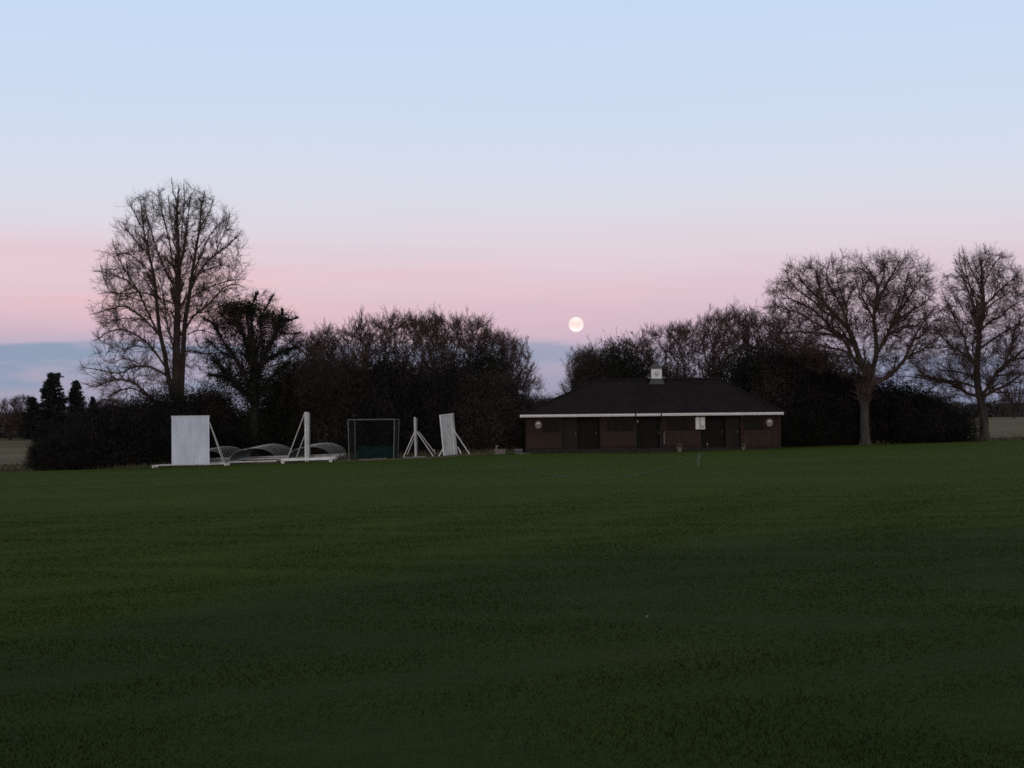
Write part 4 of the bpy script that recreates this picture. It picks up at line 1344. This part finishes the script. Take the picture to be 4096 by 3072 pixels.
# ================================================================== BUSHES
def bush_variant(seed, W, D_, H, ncard, leaf, twig, size=.075, name='bush', asp=1.5):
    rng = np.random.default_rng(seed)
    e = empty(name, (0, 0, 0))
    # lumpy dome made of overlapping clumps
    C = []
    nl = 24
    for k in range(nl):
        a = rng.random() * 2 * np.pi; rr = math.sqrt(rng.random()) * .78
        x, y = math.cos(a) * rr * W / 2, math.sin(a) * rr * D_ / 2
        hz = H * (1 - .95 * rr ** 1.9) * (.8 + .2 * rng.random())
        s_ = H * (.15 + .08 * rng.random())
        n = ncard // nl
        zc_ = rng.random(n) ** .75 * hz * .9
        u = norm(rng.normal(size=(n, 3))) * (rng.random(n) ** .4)[:, None]
        c = np.stack([x * (1 - .25 * zc_ / H) + u[:, 0] * s_ * 1.5, y + u[:, 1] * s_ * 1.4, zc_ + u[:, 2] * s_], -1)
        c[:, 2] = np.abs(c[:, 2])
        C.append(c)
    V, Fq = cards(rng, np.concatenate(C), size, aspect=asp, lift=.9 if asp > 3 else 0)
    np_mesh('foliage', V, Fq, leaf, e)
    LP = []
    for k in range(26):
        a = rng.random() * 2 * np.pi; rr = .25 + .75 * math.sqrt(rng.random())
        tip = np.array([math.cos(a) * rr * W / 2, math.sin(a) * rr * D_ / 2, H * (1.0 - .85 * rr ** 1.9) * (.85 + .2 * rng.random())])
        b = np.array([tip[0] * .25, tip[1] * .25, -.1])
        LP.append(spline([b, b * .4 + tip * np.array([.5, .5, .45]), tip], 10))
    PL = np.array(LP); RL = np.broadcast_to(np.linspace(.045, .012, 10), PL.shape[:2])
    parts = [tubes(PL, RL, 4)] + crown_mesh(rng, PL[:, 3:], RL[:, 3:], [(.34, .1, 1.0, .3, 45, .05, .18, 5, 3, .009), (.24, .1, .5, .3, 45, .05, .2, 4, 3, .007)])
    V, Fq = merge(parts)
    np_mesh('stems', V, Fq, twig, e)
    return e


bv = [bush_variant(200, 6, 4, 4, 70000, M['bush_leaf'], M['twig_dark'], .034, asp=6), bush_variant(201, 7, 4, 4, 76000, M['bush_leaf'], M['twig_dark'], .034, asp=6),
      bush_variant(202, 6, 4, 5, 84000, M['bush_brown'], M['twig_dark'], .036, asp=6), bush_variant(203, 5, 4, 5, 56000, M['bush_green'], M['twig_dark'], .06)]
BW = (6.6, 7.6, 6.6, 5.6); BH = (4.1, 4.1, 5.1, 5.1)
gB = 'dark bushes bordering the field'
BL = [(1, 270, 1722, 330, 113.5, 'low dark bush at the left end of the border, beside the pale meadow'),
      (0, 430, 1625, 420, 116, 'dark bush in the middle of the mass left of the plank sight screen'),
      (1, 560, 1590, 360, 117, 'dark bush touching the left edge of the plank sight screen'),
      (3, 660, 1545, 240, 120, 'dark bush wrapped round the foot of the tallest bare tree'),
      (2, 815, 1560, 320, 128, 'brown dark bush between the tallest bare tree and the ivy-clad tree'),
      (0, 960, 1640, 380, 128, 'dark bush behind the first domed cover'),
      (3, 1140, 1500, 330, 129, 'dark bush right of the ivy-clad trunk behind the middle domed cover'),
      (2, 1250, 1450, 380, 130, 'dark bush under the small round-headed tree'),
      (2, 1430, 1480, 440, 127, 'dark bush behind the net cage'),
      (0, 1570, 1450, 420, 125, 'dark bush filling the gap right of the net cage'),
      (3, 1700, 1480, 380, 126, 'dark bush behind the slim edge-on sight screen'),
      (1, 1830, 1460, 440, 124, 'dark bush behind the leaning sight screen panel'),
      (2, 1960, 1500, 400, 123, 'dark bush behind the stone trough'),
      (3, 2070, 1600, 250, 124, 'dark bush meeting the left hip of the pavilion roof'),
      (3, 1965, 1390, 240, 126, 'tall dark evergreen bush among the thicket trees left of the pavilion'),
      (2, 2180, 1590, 260, 127, 'low dark bush closing the sky gap behind the left roof corner'),
      (2, 2400, 1415, 270, 125, 'dark evergreen bush behind the left slope of the pavilion roof'),
      (3, 2500, 1385, 280, 125, 'dark evergreen bush behind the roof left of the clock turret'),
      (2, 2640, 1480, 300, 126, 'dark bush directly behind the clock turret'),
      (3, 3020, 1390, 360, 124, 'tall dark bush behind the right slope of the pavilion roof'),
      (2, 3160, 1390, 440, 122, 'large dark bush standing over the right corner of the pavilion'),
      (0, 3290, 1470, 380, 120, 'dark bush between the pavilion and the broad oak-like tree'),
      (2, 3400, 1490, 360, 124, 'dark bush just behind the broad oak-like tree trunk'),
      (1, 3570, 1520, 440, 121, 'dark bush right of the broad oak-like tree trunk'),
      (0, 3690, 1590, 380, 120, 'sloping dark bush at the right end of the border, near the far right tree'),
      (3, 3250, 1640, 260, 118, 'low dark bush tucked against the right wall of the pavilion')]
for k, px, top, w, Y, lab in BL:
    place(bv, k, px, top, w, Y, BH[k], BW[k], rnd.choice([0, math.pi]) + rnd.uniform(-.4, .4), 'bush', lab, 'bush', gB, .05)

# ================================================================== FAR CONIFERS, WOOD AND HEDGE
def conifer_variant(seed, H=11.0, W=4.2, n=9000, flat_top=False):
    rng = np.random.default_rng(seed)
    e = empty('conifer', (0, 0, 0))
    m = MB(); m.tube([(0, 0, -.2), (0, 0, H * .5), (0.05, 0, H * .96)], [.28, .16, .03], 8); m.build('trunk', M['bark_dark'], e)
    nb_ = 190
    C = []
    for k in range(nb_):
        t = (k + rng.random()) / nb_
        z = H * (.04 + .95 * t)
        R_ = W / 2 * (1 - t ** 1.8) ** .8 * (.7 + .45 * rng.random()) + .18
        if flat_top and t > .9: R_ = max(R_, .75 * rng.random() + .3)
        a = rng.random() * 2 * np.pi
        q = rng.random((n // nb_, 1)) ** .65
        c = np.array([[math.cos(a), math.sin(a), 0]]) * R_ * q + np.array([[0, 0, z]]) + np.array([[0, 0, .35]]) * R_ * (q - .5) ** 2 * 2
        C.append(c + rng.normal(size=c.shape) * np.array([.14, .14, .12]))
    V, Fq = cards(rng, np.concatenate(C), .2, aspect=1.8)
    np_mesh('crown', V, Fq, M['conifer'], e)
    return e


YF = 230
cv = [conifer_variant(300, flat_top=True), conifer_variant(301, n=8000)]
for k, px, top, w, Y, lab in ((0, 212, 1492, 138, YF, 'taller far dark conifer with a ragged flat top at the left'), (1, 305, 1522, 98, YF + 4, 'second far dark conifer, slimmer and right of the taller one'),
                              (1, 372, 1586, 64, YF + 8, 'smallest far dark conifer just left of the tallest bare tree boughs'), (0, 130, 1588, 90, YF + 6, 'low far dark conifer left of the taller conifer')):
    place(cv, k, px, top, w, Y, 11.0, 4.2, rnd.random() * 6, 'conifer', lab, 'tree', 'far conifers beyond the meadow', .1)
# far bare trees in front of the wood
fb = [(2, 40, 1590, 120, 236, 'far bare tree at the very left edge beyond the meadow'), (0, 95, 1580, 130, 240, 'far bare tree between the left edge and the conifers'),
      (4, 440, 1590, 160, 236, 'far bare tree seen under the lowest boughs of the tallest tree'), (3, 4062, 1480, 130, 262, 'far bare tree at the right edge behind the far right tree'),
      (1, 3740, 1560, 150, 250, 'far bare tree behind the dark bushes, left of the far right tree')]
for k, px, top, w, Y, lab in fb:
    place(var, k, px, top, w, Y, 10.6, (5.5, 6.5, 5.0, 7.0, 4.6)[k] + 2, rnd.random() * 6, 'far_tree', lab, 'tree', 'far bare trees beyond the meadow')
place(bv, 1, 195, 1690, 115, 225, 4.1, 7.6, .4, 'bush', 'small far rounded bush below the conifers at the meadow edge', 'bush', None)
place(bv, 3, 315, 1655, 90, 225, 5.1, 5.6, .9, 'bush', 'far rounded grey-green bush below the slimmer conifer', 'bush', None)


def far_wood(name, p0, p1, Y, top_fn, n, ntree, seed, label, mt=None):
    rng = np.random.default_rng(seed)
    PLs = []
    C = []
    for k in range(ntree):
        px = p0 + (p1 - p0) * (k + rng.random()) / ntree; y = Y + rng.random() * 9
        g = gp(px, y); H = at(px, top_fn(px), y)[2] - g[2]
        H *= .72 + .3 * rng.random()
        for s in range(5):
            tip = g + np.array([rng.normal() * H * .22, rng.normal() * H * .2, H * (.75 + .25 * rng.random())])
            PLs.append(spline([g - (0, 0, .2), g * .5 + tip * .5 + rng.normal(size=3) * .2 - np.array([(tip - g)[0] * .12, 0, 0]), tip], 8))
        nn = n // ntree
        C.append(g + np.stack([rng.normal(size=nn) * H * .24, rng.normal(size=nn) * H * .2, rng.random(nn) ** 1.2 * H * .74], -1))
    PL = np.array(PLs); RL = np.broadcast_to(np.linspace(.10, .02, 8), PL.shape[:2])
    parts = [tubes(PL, RL, 4)] + crown_mesh(rng, PL[:, 2:], RL[:, 2:], [(.7, .1, 2.0, .4, 38, .12, .12, 5, 3, .016), (.45, .1, 1.0, .4, 40, .1, .15, 4, 3, .012)])
    parts.append(cards(rng, np.concatenate(C), .22))
    V, Fq = merge(parts)
    return tag(np_mesh(name, V, Fq, mt or M['far_twig']), label, 'wood', kind='stuff')


far_wood('far_wood', -420, 760, 246, lambda px: 1578, 30000, 46, 61, 'far brown wood beyond the pale meadow at the left')
far_wood('far_hedge', 3560, 4560, 282, lambda px: 1588, 26000, 40, 62, 'far dark hedge beyond the pale meadow at the right')

# ================================================================== MOON
Ym = 5000.0
mc = at(2304.5, 1298, Ym); mr_ = 30.0 * Ym / F
bpy.ops.mesh.primitive_uv_sphere_add(segments=48, ring_count=24, radius=mr_, location=mc.tolist())
moon = bpy.context.object; moon.name = 'moon'
moon.data.polygons.foreach_set('use_smooth', [True] * len(moon.data.polygons))
mm = bpy.data.materials.new('moon'); mm.use_nodes = True
N = mm.node_tree.nodes; L = mm.node_tree.links; N.clear()
out = N.new('ShaderNodeOutputMaterial'); em = N.new('ShaderNodeEmission')
tc = N.new('ShaderNodeTexCoord'); mp = N.new('ShaderNodeMapping'); mp.inputs['Scale'].default_value = (.8 / mr_, .8 / mr_, 1.1 / mr_)
mp.inputs['Location'].default_value = (.3, .1, .15)
L.new(tc.outputs['Object'], mp.inputs['Vector'])
nz = N.new('ShaderNodeTexNoise'); nz.inputs['Scale'].default_value = 1.6; nz.inputs['Detail'].default_value = 3
L.new(mp.outputs['Vector'], nz.inputs['Vector'])
# maria: a broad darker belt across the middle, broken by noise
sp = N.new('ShaderNodeSeparateXYZ'); L.new(tc.outputs['Object'], sp.inputs[0])


def mth(op, a, b):
    n = N.new('ShaderNodeMath'); n.operation = op
    for i, v in enumerate((a, b)):
        if isinstance(v, (int, float)): n.inputs[i].default_value = v
        else: L.new(v, n.inputs[i])
    return n.outputs[0]


zz_ = mth('DIVIDE', sp.outputs['Z'], mr_)
belt = mth('ABSOLUTE', mth('SUBTRACT', zz_, .06), 0)
fac = mth('ADD', belt, mth('MULTIPLY', mth('SUBTRACT', nz.outputs['Fac'], .5), 1.3))
rp = N.new('ShaderNodeValToRGB')
rp.color_ramp.elements[0].position = .22; rp.color_ramp.elements[0].color = srgb(253, 229, 225)
rp.color_ramp.elements[1].position = .55; rp.color_ramp.elements[1].color = srgb(255, 248, 244)
L.new(fac, rp.inputs['Fac']); L.new(rp.outputs['Color'], em.inputs['Color'])
em.inputs['Strength'].default_value = 1.0
L.new(em.outputs[0], out.inputs['Surface'])
moon.data.materials.append(mm)
tag(moon, 'pale full moon low in the pink sky above the pavilion roof', 'moon')

# ================================================================== SKY AND LIGHT
SUN_EL = rad(1.5); SUN_AZ = math.pi          # the sun is just at the horizon, behind the viewer
w = bpy.data.worlds.new("World"); sc.world = w; w.use_nodes = True
N = w.node_tree.nodes; L = w.node_tree.links; N.clear()
out = N.new('ShaderNodeOutputWorld'); bg = N.new('ShaderNodeBackground')
tc = N.new('ShaderNodeTexCoord'); sp = N.new('ShaderNodeSeparateXYZ'); L.new(tc.outputs['Generated'], sp.inputs[0])


def wm(op, a, b=None, c=None):
    n = N.new('ShaderNodeMath'); n.operation = op
    for i, v in enumerate((a, b, c)):
        if v is None: continue
        if isinstance(v, (int, float)): n.inputs[i].default_value = v
        else: L.new(v, n.inputs[i])
    return n.outputs[0]


def wnoise(scale, stretch, detail=4, loc=(0, 0, 0)):
    mp = N.new('ShaderNodeMapping'); mp.inputs['Scale'].default_value = stretch; mp.inputs['Location'].default_value = loc
    L.new(tc.outputs['Generated'], mp.inputs['Vector'])
    n = N.new('ShaderNodeTexNoise'); n.inputs['Scale'].default_value = scale; n.inputs['Detail'].default_value = detail
    L.new(mp.outputs['Vector'], n.inputs['Vector']); return n.outputs['Fac']


def wmap(v, a, b, c, d, smooth=True):
    n = N.new('ShaderNodeMapRange'); n.inputs['From Min'].default_value = a; n.inputs['From Max'].default_value = b
    n.inputs['To Min'].default_value = c; n.inputs['To Max'].default_value = d
    if smooth: n.interpolation_type = 'SMOOTHSTEP'
    L.new(v, n.inputs['Value']); return n.outputs['Result']


def wmix(f, a, b):
    n = N.new('ShaderNodeMix'); n.data_type = 'RGBA'
    if isinstance(f, (int, float)): n.inputs['Factor'].default_value = f
    else: L.new(f, n.inputs['Factor'])
    for s_, v in (('A', a), ('B', b)):
        if isinstance(v, tuple): n.inputs[s_].default_value = v
        else: L.new(v, n.inputs[s_])
    return n.outputs['Result']


X_, Y_, Z_ = sp.outputs['X'], sp.outputs['Y'], sp.outputs['Z']
# twilight gradient (belt of Venus over the earth's shadow), by height above the horizon
wob = wm('MULTIPLY', wm('SUBTRACT', wnoise(3.0, (1, 1, 9), 4), .5), .022)
el = wm('ADD', Z_, wob)
rp = N.new('ShaderNodeValToRGB'); cr = rp.color_ramp
EMAX = .30
stops = [(1700, (150, 150, 172)), (1600, (158, 156, 178)), (1520, (168, 163, 184)), (1440, (178, 171, 192)), (1380, (188, 175, 196)), (1330, (203, 180, 197)), (1270, (215, 187, 200)), (1190, (222, 197, 207)),
         (1100, (226, 207, 216)), (1010, (225, 213, 221)), (920, (223, 215, 225)), (800, (218, 220, 232)), (640, (212, 221, 237)), (420, (206, 220, 241)), (150, (201, 219, 243)), (-220, (196, 216, 244))]
for k, (y, c) in enumerate(stops):
    pos = max(0.0, math.sin(math.atan((HORIZON - y) / F)) / EMAX)
    e = cr.elements[k] if k < 2 else cr.elements.new(min(pos, 1))
    e.position = min(pos, 1); e.color = srgb(*c)
L.new(wm('DIVIDE', el, EMAX), rp.inputs['Fac'])
col = rp.outputs['Color']
# rosy veil, stronger at the left
vn = wnoise(2.4, (1.5, 1, 20), 5, (.4, 0, .2))
eln = wm('ADD', el, wm('MULTIPLY', wm('SUBTRACT', vn, .5), .05))
veil = wm('MULTIPLY', wmap(eln, .048, .066, 0, 1), wmap(eln, .098, .124, 1, 0))
veil = wm('MULTIPLY', veil, wmap(vn, .40, .60, .35, 1))
veil = wm('MULTIPLY', veil, wmap(X_, -.30, .12, .85, .10))
col = wmix(veil, col, srgb(236, 194, 201))
st_n = wnoise(5.5, (1.0, 1, 17), 6, (1.3, 0, .9))
stk = wm('MULTIPLY', wmap(st_n, .40, .74, 0, .24), wm('MULTIPLY', wmap(el, .040, .060, 0, 1), wmap(el, .10, .135, 1, 0)))
col = wmix(stk, col, srgb(211, 190, 206))
st2 = wnoise(6.5, (1.4, 1, 19), 6, (4.3, 0, .2))
stk2 = wm('MULTIPLY', wmap(st2, .46, .70, 0, .30), wm('MULTIPLY', wmap(el, .060, .075, 0, 1), wmap(el, .095, .115, 1, 0)))
stk2 = wm('MULTIPLY', stk2, wmap(X_, -.25, .15, 1.2, .3))
col = wmix(stk2, col, srgb(240, 188, 197))
mauve = wm('MULTIPLY', wmap(X_, .05, .28, 0, .5), wm('MULTIPLY', wmap(el, .035, .055, 0, 1), wmap(el, .085, .12, 1, 0)))
col = wmix(mauve, col, srgb(213, 198, 212))
# slate-blue cloud bank low down, thick at the left, thin in the middle
bank_n = wnoise(5.0, (1.4, 1, 13), 6, (2.1, 0, .5))
bank_m = wnoise(9.0, (1.0, 1, 5), 6, (.3, 0, 1.5))
edge = wm('ADD', el, wm('MULTIPLY', wm('SUBTRACT', bank_n, .5), -.034))
edge2 = wm('ADD', el, wm('MULTIPLY', wm('SUBTRACT', bank_m, .5), -.085))
low = wmap(X_, -.16, .02, .0385, .045)
bank = wm('MULTIPLY', wmap(edge, .0490, .0545, 1, 0), wmap(wm('SUBTRACT', edge2, low), -.006, .006, 0, 1))
bank = wm('MULTIPLY', bank, wmap(X_, .03, .10, 1, .2))
bank = wm('MULTIPLY', bank, wmap(X_, -.22, -.12, .92, .62))
col = wmix(bank, col, srgb(140, 157, 182))
# earth shadow: a little bluer again near the horizon at the right
shade = wm('MULTIPLY', wmap(edge2, .020, .036, 1, 0), wmap(X_, .08, .22, 0, .7))
col = wmix(shade, col, srgb(132, 142, 172))
# above the frame the sky deepens towards the zenith
col = wmix(wmap(Z_, .27, .75, 0, 1), col, (.27, .29, .33, 1))
# the lighter sky behind the viewer, where the sun is near the horizon
sky = N.new('ShaderNodeTexSky'); sky.sky_type = 'NISHITA'; sky.sun_disc = False
sky.sun_elevation = SUN_EL; sky.sun_rotation = SUN_AZ
sk = N.new('ShaderNodeVectorMath'); sk.operation = 'SCALE'; sk.inputs['Scale'].default_value = .10
L.new(sky.outputs['Color'], sk.inputs[0])
back = wm('MULTIPLY', wmap(Y_, .2, -.7, 0, 1), .8)
glow = wmix(.65, sk.outputs['Vector'], (.80, .79, .83, 1))
col = wmix(back, col, glow)
# below the horizon
col = wmix(wmap(Z_, -.03, -.002, 1, 0), col, (.03, .035, .03, 1))
L.new(col, bg.inputs['Color']); bg.inputs['Strength'].default_value = 1.0
L.new(bg.outputs[0], out.inputs['Surface'])

sun_d = bpy.data.lights.new('sun', 'SUN'); sun_d.energy = .5; sun_d.angle = rad(20); sun_d.color = (1, .93, .90)
sun = bpy.data.objects.new('sun', sun_d); COL.objects.link(sun)
sun.rotation_euler = (rad(90) - rad(6), 0, 0)       # shines from behind the viewer
sun.location = (0, -40, 30)

# ================================================================== RENDER SETTINGS
sc.view_settings.view_transform = 'Standard'; sc.view_settings.look = 'None'
sc.view_settings.exposure = 0; sc.view_settings.gamma = 1
sc.render.engine = 'CYCLES'
cy = sc.cycles
cy.use_denoising = False
cy.max_bounces = 4; cy.diffuse_bounces = 3; cy.glossy_bounces = 2; cy.transparent_max_bounces = 4
cy.caustics_reflective = False; cy.caustics_refractive = False
cy.pixel_filter_type = 'BLACKMAN_HARRIS'; cy.filter_width = 1.7
